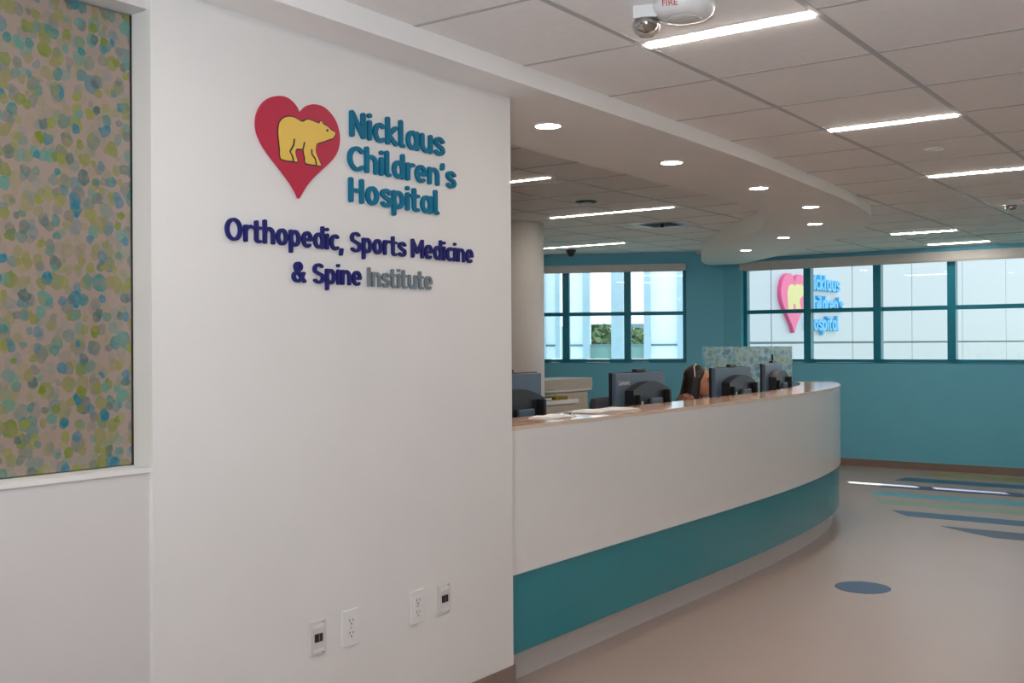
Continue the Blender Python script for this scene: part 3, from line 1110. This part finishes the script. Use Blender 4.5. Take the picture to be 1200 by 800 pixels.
def monitor(x, y, rot, label, cam_style=0, brand=True, top=0.495):
    t = thing("computer_monitor", label, "monitor", (x, y, ZW), rot, "monitors on the reception desk")
    pb = box("rear_shell", -0.30, 0.30, 0.0, 0.03, 0.135, top, M_MON, t, bevel=0.006)
    box("screen_bezel", -0.305, 0.305, 0.030, 0.046, 0.13, top + 0.005, M_DARK, t, bevel=0.003)
    box("display", -0.292, 0.292, 0.0455, 0.0475, 0.150, top - 0.008, mat("display_glass", (0.02, 0.02, 0.03, 1), 0.1), t)
    # dark cradle with arched top holding a small computer
    arch_ = [(-0.20, 0.0)] + [(-0.20, 0.325)] + [(-0.20 + 0.44 * k / 10, 0.345 + 0.05 * math.sin(PI * k / 10)) for k in range(11)] + [(0.24, 0.325), (0.24, 0.0)]
    cr = thing_part_prism("stand_cradle", arch_, -0.06, -0.001, M_DARK, t, z0=0.05)
    box("cradle_wing", 0.175, 0.20, -0.10, -0.0605, 0.06, 0.39, M_DARK, t, bevel=0.006)
    box("cradle_wing", -0.17, -0.15, -0.085, -0.0605, 0.06, 0.37, M_DARK, t, bevel=0.006)
    box("computer_module", -0.01, 0.125, -0.08, -0.0605, 0.25, 0.345, M_MON, t, bevel=0.006)
    box("steel_strip", -0.118, -0.10, -0.07, -0.0605, 0.12, 0.33, M_PLATE_GREY, t, bevel=0.002)
    box("stand_column", -0.05, 0.05, -0.055, -0.01, 0.011, 0.05, M_DARK, t, bevel=0.004)
    box("stand_base", -0.14, 0.14, -0.15, 0.10, 0.0, 0.0112, M_DARK, t, bevel=0.004)
    w = box("webcam", -0.055, 0.055, 0.0, 0.034, top + 0.0055, top + 0.022, M_DARK, t, bevel=0.005)
    if cam_style == 1:
        box("webcam_stalk", -0.008, 0.008, 0.008, 0.024, top + 0.022, top + 0.075, M_DARK, w, bevel=0.002)
    if brand:
        o = link(bpy.data.objects.new("brand_text", LEN), t)
        o.rotation_euler = (PI / 2, 0, 0)
        o.location = (-0.205, -0.0008, top - 0.055)
    return t


def thing_part_prism(name, prof, y0, y1, m, parent, z0=0.0):
    n = len(prof)
    vs_ = [(x, y0, z + z0) for x, z in prof] + [(x, y1, z + z0) for x, z in prof]
    fs = [tuple(range(n)), tuple(range(2 * n - 1, n - 1, -1))] + [(i, (i + 1) % n, n + (i + 1) % n, n + i) for i in range(n)]
    return mesh_obj(name, vs_, fs, m, parent)


monitor(4.27, 3.12, 0.0, "dark monitor seen from behind, closest to the sign wall edge", brand=False, top=0.52)
monitor(5.60, 3.10, 0.0, "monitor with white brand lettering on its back, left of the seated person")
monitor(6.97, 3.12, 0.0, "monitor right in front of the seated person's face", brand=False)
monitor(8.26, 3.34, math.radians(9), "edge-on monitor with a webcam stalk near the far end of the desk", cam_style=1, brand=False, top=0.50)

# papers and pen on the counter
ZC = 1.0722


def paper(x, y, rot, w, h, sheets, label, curl=0.004):
    t = thing("paper_stack", label, "papers", (x, y, ZC), rot)
    for s in range(sheets):
        n = 8
        ox, oy, oz = random.uniform(-.012, .012), random.uniform(-.008, .008), 0.0004 + s * 0.0022
        vs_, fs = [], []
        for k in range(n + 1):
            u = k / n
            zz = oz + curl * s / max(1, sheets - 1) * math.sin(u * PI * 1.4) ** 2
            for yy in (-h / 2, h / 2):
                vs_.append((ox - w / 2 + w * u, oy + yy, zz)); vs_.append((ox - w / 2 + w * u, oy + yy, zz + 0.0014))
        for k in range(n):
            a = k * 4; b = a + 4
            fs += [(a, b, b + 2, a + 2), (a + 1, a + 3, b + 3, b + 1), (a, a + 1, b + 1, b), (a + 2, b + 2, b + 3, a + 3)]
        fs += [(0, 2, 3, 1), (n * 4, n * 4 + 1, n * 4 + 3, n * 4 + 2)]
        mesh_obj("sheet", vs_, fs, M_PAPER, t)
    return t


paper(4.06, 2.715, 0.1, 0.20, 0.15, 2, "white sheets of paper on the counter nearest the sign wall")
paper(4.56, 2.735, -0.08, 0.38, 0.18, 3, "open white booklet with curled pages on the wood counter", curl=0.005)
pen = thing("silver_pen", "small silver pen lying on the counter between the papers", "pen", (4.20, 2.70, ZC), 0.4)
tube("barrel", [(-0.055, 0, 0.0060), (-0.05, 0, 0.0060), (0.045, 0, 0.0060), (0.06, 0, 0.0060)], 0.0055, M_METAL, pen, radii=[0.003, 0.0058, 0.0058, 0.002])
box("pocket_clip", -0.05, -0.01, -0.0015, 0.0015, 0.0118, 0.0135, M_DARK, pen)

# ------------------------------------------------------------------ dotted glass screen at the far end of the desk
scr = thing("privacy_screen", "translucent screen panel with blue and green dots behind the monitors", "screen", (8.93, 3.87, 0))
box("screen_sheet", -0.006, 0.006, -0.42, 0.42, 0.05, 1.377, M_SCREEN_DOTS, scr, bevel=0.002)
for yy in (-0.32, 0.32):
    box("foot", -0.14, 0.14, yy - 0.025, yy + 0.025, 0.0, 0.05, M_PLATE_GREY, scr, bevel=0.005)
box("edge_strip", -0.008, 0.008, 0.4205, 0.432, 0.05, 1.377, M_GLASS, scr)

# ------------------------------------------------------------------ column and storage behind the desk
col = lathe("column", [(0.35, 0.0), (0.35, TOP - 0.03)], M_WALL, loc=(8.08, 5.904, 0), n=48)
struct(col, "round white column behind the reception desk", "column")
cb = thing("tall_credenza", "beige laminate credenza with a thick top standing under the rear window", "cabinet", (8.62, 6.15, 0))
box("body", 0, 1.36, 0.05, 0.42, 0.0, 0.925, M_OAK, cb)
box("top", -0.01, 1.385, 0.0, 0.44, 0.9255, 1.035, M_OAK, cb, bevel=0.004)
box("under_trim", 0.0, 1.38, 0.008, 0.049, 0.90, 0.925, M_PLATE_GREY, cb)
for k in range(2):
    d = box("door", 0.03 + k * 0.66, 0.67 + k * 0.66, 0.03, 0.0495, 0.06, 0.885, M_OAK, cb, bevel=0.002)
    box("handle", 0.58 + k * 0.12, 0.60 + k * 0.12, 0.012, 0.0295, 0.5, 0.62, M_METAL, d)
lc = thing("drawer_cabinet", "low drawer cabinet with a white top in front of the beige credenza", "cabinet", (8.47, 5.90, 0))
box("body", 0, 0.83, 0.03, 0.24, 0.0, 0.80, M_OAK, lc)
box("top", -0.01, 0.86, 0.0, 0.245, 0.8005, 0.84, M_WALL, lc, bevel=0.003)
for k in range(3):
    d = box("drawer", 0.02, 0.81, 0.012, 0.0295, 0.05 + k * 0.25, 0.285 + k * 0.25, M_OAK, lc, bevel=0.002)
    lathe("knob", [(0.004, 0.0115), (0.010, 0.0), (0.013, -0.006), (0.010, -0.012)], M_METAL, d, loc=(0.66, 0, 0.215 + k * 0.25), n=14, axis='Y')
ZT = 0.8402
fd = thing("yellow_folder", "yellow folder lying on the low drawer cabinet", "folder", (9.06, 6.02, ZT), -0.05)
box("cover", -0.11, 0.11, -0.09, 0.09, 0.0, 0.003, mat("folder_yellow", srgb(150, 128, 20), 0.6), fd)
box("pages", -0.108, 0.106, -0.086, 0.086, 0.0032, 0.030, mat("folder_yellow2", srgb(140, 120, 30), 0.7), fd)
box("cover", -0.11, 0.11, -0.09, 0.09, 0.0302, 0.034, MATS["folder_yellow"], fd)
bk = thing("dark_binder", "dark binder lying beside the yellow folder on the drawer cabinet", "binder", (8.76, 6.02, ZT), 0.08)
box("cover", -0.13, 0.13, -0.09, 0.09, 0.0, 0.004, M_DARK, bk)
box("pages", -0.126, 0.12, -0.086, 0.086, 0.0042, 0.026, M_PAPER, bk)
box("cover", -0.13, 0.13, -0.09, 0.09, 0.0262, 0.030, mat("binder_brown", srgb(92, 80, 60), 0.6), bk)


# ------------------------------------------------------------------ office chairs
def office_chair(x, y, rot, label):
    t = thing("office_chair", label, "chair", (x, y, 0), rot, "office chairs behind the desk")
    box("seat", -0.24, 0.24, -0.24, 0.24, 0.42, 0.50, M_FABRIC, t, bevel=0.03, seg=3)
    # curved backrest
    vs_, fs = [], []
    n = 10
    for k in range(n + 1):
        u = -1 + 2 * k / n
        for z in (0.56, 0.62, 0.88, 0.99, 1.025):
            wv = 0.23 * (0.88 if z in (0.56, 1.025) else 1.0)
            yb = 0.24 + 0.03 * (z - 0.56) / 0.4 - 0.05 * u * u
            vs_.append((u * wv, yb, z)); vs_.append((u * wv, yb + 0.045, z))
    m_ = 10
    for k in range(n):
        for j in range(4):
            a, b = k * m_ + j * 2, (k + 1) * m_ + j * 2
            fs += [(a, b, b + 2, a + 2), (a + 1, a + 3, b + 3, b + 1)]
        a, b = k * m_, (k + 1) * m_
        fs += [(a, a + 1, b + 1, b), (a + 8, b + 8, b + 9, a + 9)]
    for k in (0, n):
        for j in range(4):
            a = k * m_ + j * 2
            fs.append((a, a + 2, a + 3, a + 1))
    mesh_obj("backrest", vs_, fs, M_FABRIC, t, smooth=True)
    tube("back_support", [(0, 0.15, 0.415), (0, 0.29, 0.45), (0, 0.305, 0.62)], 0.022, M_DARK, t)
    lathe("gas_column", [(0.045, 0.085), (0.03, 0.10), (0.028, 0.30), (0.05, 0.419)], M_DARK, t, n=16)
    for k in range(5):
        a = 2 * PI * k / 5
        l = tube("base_leg", [(0, 0, 0.095), (0.28 * math.cos(a), 0.28 * math.sin(a), 0.065)], 0.02, M_DARK, t, radii=[0.028, 0.016])
        lathe("caster", [(0.024, -0.018), (0.028, -0.012), (0.028, 0.012), (0.024, 0.018)], M_DARK, l, loc=(0.28 * math.cos(a), 0.28 * math.sin(a), 0.0285), n=14, axis='Y')
    return t


office_chair(6.52, 3.63, 0.05, "empty charcoal office chair whose back shows left of the first monitor pair")
office_chair(7.44, 3.80, 0.25, "charcoal office chair under the seated person")

# ------------------------------------------------------------------ the seated person


def blob_mesh(name, prims, voxel, m, parent, smooth_it=2):
    """union of ellipsoids and tapered capsules, remeshed into one continuous surface"""
    bm = bmesh.new()
    for p in prims:
        if p[0] == 'e':
            _, c, r, rx = p if len(p) == 4 else (*p, 0.0)
            mx = Matrix.Translation(c) @ Matrix.Rotation(rx, 4, 'X') @ Matrix.Diagonal((*r, 1))
            bmesh.ops.create_uvsphere(bm, u_segments=24, v_segments=16, radius=1.0, matrix=mx)
        else:
            _, a, b, ra, rb = p
            a, b = Vector(a), Vector(b)
            d = (b - a)
            q = d.to_track_quat('Z', 'Y').to_matrix().to_4x4()
            bmesh.ops.create_cone(bm, cap_ends=True, segments=18, radius1=ra, radius2=rb, depth=d.length, matrix=Matrix.Translation((a + b) / 2) @ q)
            bmesh.ops.create_uvsphere(bm, u_segments=18, v_segments=12, radius=ra, matrix=Matrix.Translation(a))
            bmesh.ops.create_uvsphere(bm, u_segments=18, v_segments=12, radius=rb, matrix=Matrix.Translation(b))
    me = bpy.data.meshes.new(name)
    bm.to_mesh(me); bm.free()
    o = bpy.data.objects.new(name, me)
    COL.objects.link(o)
    rm = o.modifiers.new("remesh", 'REMESH')
    rm.mode = 'VOXEL'; rm.voxel_size = voxel; rm.use_smooth_shade = True
    sm = o.modifiers.new("smooth", 'SMOOTH'); sm.iterations = smooth_it; sm.factor = 0.5
    dg = bpy.context.evaluated_depsgraph_get()
    me2 = bpy.data.meshes.new_from_object(o.evaluated_get(dg))
    bpy.data.objects.remove(o)
    me2.materials.clear(); me2.materials.append(m)
    for p in me2.polygons:
        p.use_smooth = True
    return link(bpy.data.objects.new(name, me2), parent)


M_SKIN = mat("skin_tan", srgb(196, 138, 110), 0.5, noise=0.05, nscale=20)
M_HAIR = mat("dark_brown_hair", srgb(34, 21, 18), 0.45, noise=0.6, nscale=9, stretch=(6, 6, 0.6))
M_TOP = mat("patterned_top", srgb(150, 104, 90), 0.8, noise=0.85, nscale=26)
M_PANTS = mat("navy_trousers", srgb(40, 44, 60), 0.85, noise=0.1)
person = thing("person", "seated person with long dark hair and patterned top working behind the counter", "person", (7.385, 3.69, 0), 0.25)
HX, HY, HZ = 0.0, -0.10, 1.115           # head centre, face towards -Y
head = [('e', (HX, HY + 0.012, HZ + 0.02), (0.072, 0.092, 0.093)), ('e', (HX, HY - 0.028, HZ - 0.04), (0.058, 0.062, 0.075)),
        ('e', (HX, HY - 0.055, HZ - 0.088), (0.030, 0.028, 0.022)),
        ('c', (HX, HY - 0.084, HZ + 0.012), (HX, HY - 0.104, HZ - 0.022), 0.008, 0.013),
        ('e', (HX, HY - 0.086, HZ - 0.053), (0.022, 0.010, 0.006)), ('e', (HX, HY - 0.085, HZ - 0.063), (0.019, 0.010, 0.006)),
        ('e', (HX, HY - 0.078, HZ + 0.028), (0.048, 0.016, 0.010)),
        ('e', (HX + 0.072, HY + 0.01, HZ - 0.01), (0.009, 0.018, 0.030)), ('e', (HX - 0.072, HY + 0.01, HZ - 0.01), (0.009, 0.018, 0.030)),
        ('c', (0, HY + 0.035, HZ - 0.06), (0, HY + 0.075, HZ - 0.16), 0.047, 0.052)]
torso = [('c', (0, -0.015, 0.92), (0, 0.01, 0.72), 0.105, 0.10), ('c', (-0.07, 0.0, 0.88), (0.07, 0.0, 0.88), 0.10, 0.10),
         ('c', (-0.13, -0.02, 0.962), (0.13, -0.02, 0.962), 0.056, 0.056), ('c', (0, -0.02, 0.97), (0, -0.02, 0.90), 0.085, 0.10), ('c', (0, 0.02, 0.70), (0, 0.04, 0.58), 0.115, 0.13),
         ('c', (-0.08, 0.03, 0.585), (0.08, 0.03, 0.585), 0.11, 0.11)]
armsU, armsL, hands = [], [], []
for s in (-1, 1):
    sh, el, wr_ = (s * 0.16, -0.025, 0.945), (s * 0.21, -0.06, 0.80), (s * 0.13, -0.295, 0.785)
    el = (s * 0.225, -0.07, 0.80)
    armsU.append(('c', sh, el, 0.048, 0.040))
    armsL.append(('c', el, wr_, 0.038, 0.026))
    hb = Vector(wr_)
    hands.append(('e', tuple(hb + Vector((-s * 0.01, -0.045, -0.006))), (0.036, 0.048, 0.014)))
    for f, (ox, ln) in enumerate(((-0.026, 0.060), (-0.009, 0.070), (0.009, 0.066), (0.026, 0.050))):
        b0 = hb + Vector((-s * 0.01 + ox, -0.085, -0.006))
        b1 = b0 + Vector((0, -ln * 0.55, 0.006)); b2 = b1 + Vector((0, -ln * 0.45, -0.014))
        hands.append(('c', tuple(b0), tuple(b1), 0.0085, 0.008)); hands.append(('c', tuple(b1), tuple(b2), 0.008, 0.007))
    t0 = hb + Vector((-s * 0.035, -0.03, -0.006)); t1 = t0 + Vector((-s * 0.022, -0.028, -0.002)); t2 = t1 + Vector((-s * 0.004, -0.024, -0.004))
    hands.append(('c', tuple(t0), tuple(t1), 0.011, 0.009)); hands.append(('c', tuple(t1), tuple(t2), 0.009, 0.008))
legs = []
for s in (-1, 1):
    hip, kn, an, toe = (s * 0.09, 0.0, 0.575), (s * 0.10, -0.42, 0.53), (s * 0.10, -0.38, 0.09), (s * 0.11, -0.54, 0.035)
    legs += [('c', hip, kn, 0.085, 0.058), ('c', kn, an, 0.056, 0.036), ('c', (s * 0.10, -0.36, 0.042), toe, 0.040, 0.032)]
body = blob_mesh("body", head + torso + armsU + armsL + hands + legs, 0.0065, M_SKIN, person)


def fat(prims, d):
    out = []
    for p in prims:
        if p[0] == 'c':
            out.append(('c', p[1], p[2], p[3] + d, p[4] + d))
    return out


blob_mesh("blouse", fat(torso, 0.012) + fat(armsU, 0.012), 0.010, M_TOP, person)
blob_mesh("trousers", fat([('c', (-0.08, 0.03, 0.585), (0.08, 0.03, 0.585), 0.11, 0.11)] + [l for i, l in enumerate(legs) if i % 3 != 2], 0.016), 0.012, M_PANTS, person)
for s in (-1, 1):
    blob_mesh("shoe", [('c', (s * 0.10, -0.355, 0.046), (s * 0.11, -0.545, 0.040), 0.046, 0.040)], 0.008, M_DARK, person)
    e = blob_mesh("eye", [('e', (s * 0.030, HY - 0.0815, HZ + 0.008), (0.013, 0.008, 0.007))], 0.003, M_BLACK, person)
    tube("eyebrow", [(s * 0.014, HY - 0.094, HZ + 0.030), (s * 0.032, HY - 0.092, HZ + 0.034), (s * 0.05, HY - 0.078, HZ + 0.028)], 0.0035, M_HAIR, person, n=6)
    blob = 0
hair = [('e', (HX, HY + 0.035, HZ + 0.042), (0.088, 0.096, 0.088)), ('e', (HX, HY + 0.062, HZ - 0.01), (0.088, 0.075, 0.10))]
for k in range(19):
    a = math.radians(-24 + 228 * k / 18)
    x0_, y0_ = 0.082 * math.cos(a), 0.040 + 0.080 * math.sin(a)
    top_ = (x0_, HY + y0_ - 0.01, HZ + 0.03)
    mid_ = (x0_ * 1.15, HY + y0_ * 1.15, HZ - 0.10)
    low_ = (x0_ * 1.30 + random.uniform(-.01, .01), HY + y0_ * 1.35 + 0.01, HZ - 0.25 - random.uniform(0, 0.05))
    hair += [('c', top_, mid_, 0.020, 0.019), ('c', mid_, low_, 0.019, 0.010)]
hr = blob_mesh("hair", hair, 0.006, M_HAIR, person, smooth_it=1)
tube("headset_band", [(-0.092, HY + 0.02, HZ + 0.0), (-0.094, HY + 0.02, HZ + 0.06), (-0.07, HY + 0.03, HZ + 0.115), (0, HY + 0.03, HZ + 0.136), (0.07, HY + 0.03, HZ + 0.115),
                      (0.094, HY + 0.02, HZ + 0.06), (0.092, HY + 0.02, HZ)], 0.005, M_PLATE_GREY, person, n=8)

# ------------------------------------------------------------------ ceiling devices
FIRE = text_mesh("fire_lettering", "FIRE", 0.026, 0.0006, mat("fire_red", srgb(200, 30, 50), 0.5))


def strobe(x, y, rot, label):
    t = thing("fire_strobe", label, "fire alarm", (x, y, Z_CEIL), rot, "fire alarm strobes on the ceiling")
    lathe("speaker_body", [(0.094, 0.0), (0.096, -0.012), (0.090, -0.030), (0.074, -0.042), (0.050, -0.046)], M_PLATE, t, n=40)
    gr = lathe("grille", [(0.052, -0.0462), (0.050, -0.0485), (0.02, -0.0490)], M_PLATE_GREY, t, n=32)
    box("strobe_base", -0.035, 0.035, 0.075, 0.150, -0.040, 0.0, M_PLATE, t, bevel=0.006)
    lens = [(0.0, 0.0), (0.036, 0.0), (0.040, 0.010), (0.034, 0.034), (0.020, 0.046), (0.0, 0.048)]
    prof = [(0.042, -0.0402), (0.044, -0.054), (0.037, -0.076), (0.022, -0.088)]
    lathe("strobe_lens", prof, M_LENS, t, loc=(0, 0.113, 0), n=20)
    lathe("reflector", [(0.036, -0.0403), (0.037, -0.056), (0.028, -0.068), (0.010, -0.076)], M_METAL, t, loc=(0, 0.113, 0), n=12)
    o = link(bpy.data.objects.new("fire_lettering", FIRE), t)
    o.rotation_euler = (math.radians(180 - 62), 0, math.radians(-90))
    o.location = (-0.0945, 0.03, -0.0225)
    return t


M_LENS = glass_mat("strobe_lens_clear", (0.85, 0.84, 0.82, 1))
strobe(2.905, 1.455, 0.35, "white fire alarm strobe lettered FIRE at the top edge of the picture")
strobe(8.42, 1.47, 0.35, "fire alarm strobe at the right edge in front of a ceiling light")


def disc(x, y, z, r, label, cat, m=None, name="sprinkler_cover"):
    t = thing(name, label, cat, (x, y, z))
    lathe("cover_plate", [(r, 0.0), (r, -0.004), (r * 0.94, -0.0065), (r * 0.3, -0.007)], m or M_PLATE, t, n=28)
    lathe("rim", [(r * 1.02, 0.0), (r * 1.08, -0.0015), (r * 1.08, 0.0)], M_PLATE_GREY, t, n=28)
    return t


disc(5.884, 1.482, Z_CEIL, 0.048, "round white sprinkler cover on the ceiling between two linear lights", "sprinkler")
disc(10.09, 2.075, Z_CEIL, 0.06, "small round sprinkler cover on the ceiling near the far window wall", "sprinkler")


def dome(x, y, z, label, drop):
    t = thing("dome_camera", label, "camera", (x, y, z))
    if drop:
        lathe("mount", [(0.055, 0.0), (0.06, -0.02), (0.05, -0.032)], M_DARK, t, n=24)
        lathe("dome", [(0.048, -0.0325), (0.046, -0.05), (0.034, -0.072), (0.012, -0.084)], M_DARK, t, n=24)
    else:
        lathe("mount", [(0.085, 0.0), (0.087, -0.008), (0.070, -0.014)], M_DARK, t, n=28)
        lathe("dome", [(0.045, -0.0142), (0.042, -0.022), (0.028, -0.03), (0.008, -0.033)], M_PLATE_GREY, t, n=24)
    return t


dome(7.16, 4.45, Z_IN, "flush black dome camera on the recessed ceiling over the desk", False)
dome(10.72, 6.88, Z_IN, "hanging black dome camera in front of the rear window", True)

vent = thing("air_diffuser", "square ceiling air diffuser with a dark slot, over the far end of the desk", "air vent", (8.95, 4.72, Z_IN))
box("dark_opening", -0.16, 0.16, -0.16, 0.16, -0.004, 0.0, M_SLOT, vent)
fr_ = [(-0.29, -0.26), (0.26, 0.29)]
for nm, a in (("rim", (-0.30, 0.30, -0.30, -0.162)), ("rim", (-0.30, 0.30, 0.162, 0.30)), ("rim", (-0.30, -0.162, -0.16, 0.16)), ("rim", (0.162, 0.30, -0.16, 0.16))):
    box(nm, *a, -0.010, 0.0, M_PLATE_GREY, vent)
box("hanger", -0.012, 0.012, -0.012, 0.012, -0.05, -0.0042, M_DARK, vent)
box("face_plate", -0.15, 0.15, -0.15, 0.15, -0.054, -0.0502, M_CEIL, vent, bevel=0.0015)
sl = thing("slot_diffuser", "long thin slot diffuser in the ceiling before the far window wall", "air vent", (10.88, 0.6, Z_CEIL))
box("slot", -0.022, 0.022, -3.2, 2.41, -0.0045, -0.0005, M_SLOT, sl)
for s in (-1, 1):
    box("flange", min(s * 0.0225, s * 0.036), max(s * 0.0225, s * 0.036), -3.2, 2.41, -0.006, -0.0005, M_PLATE_GREY, sl)

# ------------------------------------------------------------------ outside
EA = math.radians(-3)
ext = thing("exterior_wall", "sunlit white panel wall of the building outside carrying a large sign", "building", (16.7, 7.0, -4), EA)
joints = [-1.6, 0.43, 4.06, 7.55, 11.3, 15.4, 19.4, 23.4, 27.4, 31.4]
box("backing", joints[0], joints[-1], 0.06, 0.3, 0, 8.0, M_EXT_JOINT, ext)
for a, b in zip(joints[:-1], joints[1:]):
    for z0, z1 in ((0.0, 5.385), (5.425, 8.0)):
        box("panel", a + 0.02, b - 0.02, 0.0, 0.0595, z0, z1, M_EXT, ext)
es = thing("exterior_sign_heart", "big pink heart emblem with a cream bear seen through the long window", "emblem", (0, 0, 0), EA)
ca, sa = math.cos(EA), math.sin(EA)
hu = 1.22
es.location = (16.7 + ca * hu, 7.0 + sa * hu, 1.585)
heart_logo(es, M_EXT_PINK, M_EXT_YEL, M_EXT_YEL, 0.07, 3.2, 3.45)
en = thing("exterior_sign_letters", "cyan raised letters of the hospital name seen through the long window", "sign", (16.7 + ca * 1.93, 7.0 + sa * 1.93, 1.62), EA)
set_line(en, "Nicklaus", -0.12, 1.34, 0.735, 0.27, M_EXT_CYAN, depth=0.07)
set_line(en, "Children's", -0.12, 1.50, 0.36, 0.265, M_EXT_CYAN, depth=0.07)
set_line(en, "Hospital", -0.12, 1.28, 0.0, 0.265, M_EXT_CYAN, depth=0.07)

M_FROST = bpy.data.materials.new("frosted_panel")
M_FROST.use_nodes = True
_nt = M_FROST.node_tree
_p = _nt.nodes["Principled BSDF"]
_p.inputs["Base Color"].default_value = (0.80, 0.85, 0.88, 1)
_p.inputs["Roughness"].default_value = 0.4
_tl = _nt.nodes.new("ShaderNodeBsdfTranslucent")
_tl.inputs[0].default_value = (0.80, 0.86, 0.90, 1)
_mx = _nt.nodes.new("ShaderNodeMixShader")
_mx.inputs[0].default_value = 0.3
_nt.links.new(_p.outputs[0], _mx.inputs[1]); _nt.links.new(_tl.outputs[0], _mx.inputs[2])
_nt.links.new(_mx.outputs[0], _nt.nodes["Material Output"].inputs[0])

# terrace screen outside the angled window: posts, white panels with a dark rail line, open bays between
FN = Vector((0.906, 0.423, 0)).normalized()
s_org = C0 + FN * 2.6
sc_ = thing("terrace_screen", "white panelled terrace screen with open bays outside the rear window", "screen wall", tuple(s_org + FD * -3 + Vector((0, 0, -4))), F_ROT + PI)


def su(px):
    """distance along the screen for a direction seen at that image column"""
    d = _F + _R * ((px - 600) / FPX)
    o = Vector((0, 0, CAM_H))
    k = (s_org - o).dot(FN) / d.dot(FN)
    return (o + d * k - (s_org + FD * -3)).dot(FD)


for a, b, kind in ((763, 794, 'p'), (668, 684, 'p'), (640, 652, 'p'), (600, 634, 'p'), (755, 763, 'c'), (717, 731, 'c'), (684, 692, 'c'), (652, 657, 'c'), (794, 803, 'c'), (634, 640, 'c')):
    u0, u1 = sorted((su(a), su(b)))
    if kind == 'p':
        box("panel", u0, u1, -0.03, 0.03, 0.0, 5.37, M_FROST, sc_)
        box("panel", u0, u1, -0.03, 0.03, 5.40, 8.5, M_FROST, sc_)
        box("joint_strip", u0, u1, -0.02, 0.02, 5.37, 5.40, M_EXT_JOINT, sc_)
    else:
        box("post", u0, u1, -0.10, 0.10, 0.0, 8.5, mat("exterior_post", srgb(194, 210, 218), 0.4), sc_)
M_BAL = mat("balustrade_green_white", srgb(150, 176, 162), 0.4, noise=0.08, nscale=2)
u0, u1 = sorted((su(692), su(717)))
box("balustrade_panel", u0, u1, -0.01, 0.01, 0.0, 5.3595, M_BAL, sc_)
box("rail", u0, u1, -0.02, 0.02, 5.36, 5.40, M_EXT_JOINT, sc_)
u0, u1 = sorted((su(735), su(755)))
box("balustrade_panel", u0, u1, -0.01, 0.01, 0.0, 5.3595, M_BAL, sc_)
box("rail", u0, u1, -0.02, 0.02, 5.36, 5.40, M_EXT_JOINT, sc_)

ground = mesh_obj("ground_outside", [(12.6, -80, -4), (200, -80, -4), (200, 160, -4), (12.6, 160, -4)], [(0, 1, 2, 3)], mat("lawn", srgb(84, 112, 74), 0.9, noise=0.2, nscale=0.6))
struct(ground, "pale green lawn outside", "ground")


def tree(x, y, h, r, label):
    t = thing("tree", label, "tree", (x, y, -4), 0, "trees beyond the terrace")
    tube("trunk", [(0, 0, 0), (0.05, 0, h * 0.4), (0, 0.05, h * 0.75)], 0.15, mat("bark", srgb(110, 90, 72), 0.9, noise=0.2), t, radii=[0.2, 0.14, 0.06])
    bm = bmesh.new()
    for k in range(420):
        v = Vector((random.gauss(0, 1), random.gauss(0, 1), random.gauss(0, 1))).normalized() * random.uniform(0.5, 1) ** 0.5
        c = Vector((v.x * r, v.y * r, h * 0.72 + v.z * r * 0.9))
        a = Vector((random.gauss(0, 1), random.gauss(0, 1), random.gauss(0, .6))).normalized() * 0.2
        b = a.cross(Vector((random.gauss(0, 1), random.gauss(0, 1), random.gauss(0, 1)))).normalized() * 0.1
        vv = [bm.verts.new(c + a), bm.verts.new(c + b), bm.verts.new(c - a), bm.verts.new(c - b)]
        bm.faces.new(vv)
    o = bm_obj("crown", bm, mat("leaf_green", srgb(104, 128, 92), 0.8, noise=0.3, nscale=2), t)
    o["kind"] = "stuff"


def ray_at(px, dist):
    d = (_F + _R * ((px - 600) / FPX))
    d = Vector((d.x, d.y)).normalized() * dist
    return d.x, d.y


for px, dist, h, lab in ((698, 34, 7.35, "small tree beyond the terrace in the left open bay of the rear window"),
                         (712, 46, 7.5, "small tree beyond the terrace beside the post in the rear window"),
                         (746, 40, 7.3, "small tree beyond the terrace in the right open bay of the rear window")):
    x, y = ray_at(px, dist)
    tree(x, y, h, 0.85, lab)
x, y = ray_at(712, 95)
far = thing("far_building", "distant blue glass building beyond the trees in the rear window", "building", (x, y, -4), 0.6)
box("block", -9, 9, -4, 4, 0, 7.0, mat("far_block", srgb(116, 146, 164), 0.5), far)
for i in range(6):
    for j in range(2):
        box("window", -8.4 + i * 2.9, -6.4 + i * 2.9, -4.06, -4.0, 1.2 + j * 2.9, 3.2 + j * 2.9, mat("far_window", srgb(96, 140, 168), 0.2), far)

# unseen slab added outside the windows to cut the sun to a low strip
sun_slab = box("sun_cutoff_slab", XW + 0.25, XW + 1.62, -6, 5.5, 2.62, 2.78, M_EXT)
struct(sun_slab, "unseen overhang added above the far windows to cut off the sun", "sun blocker")
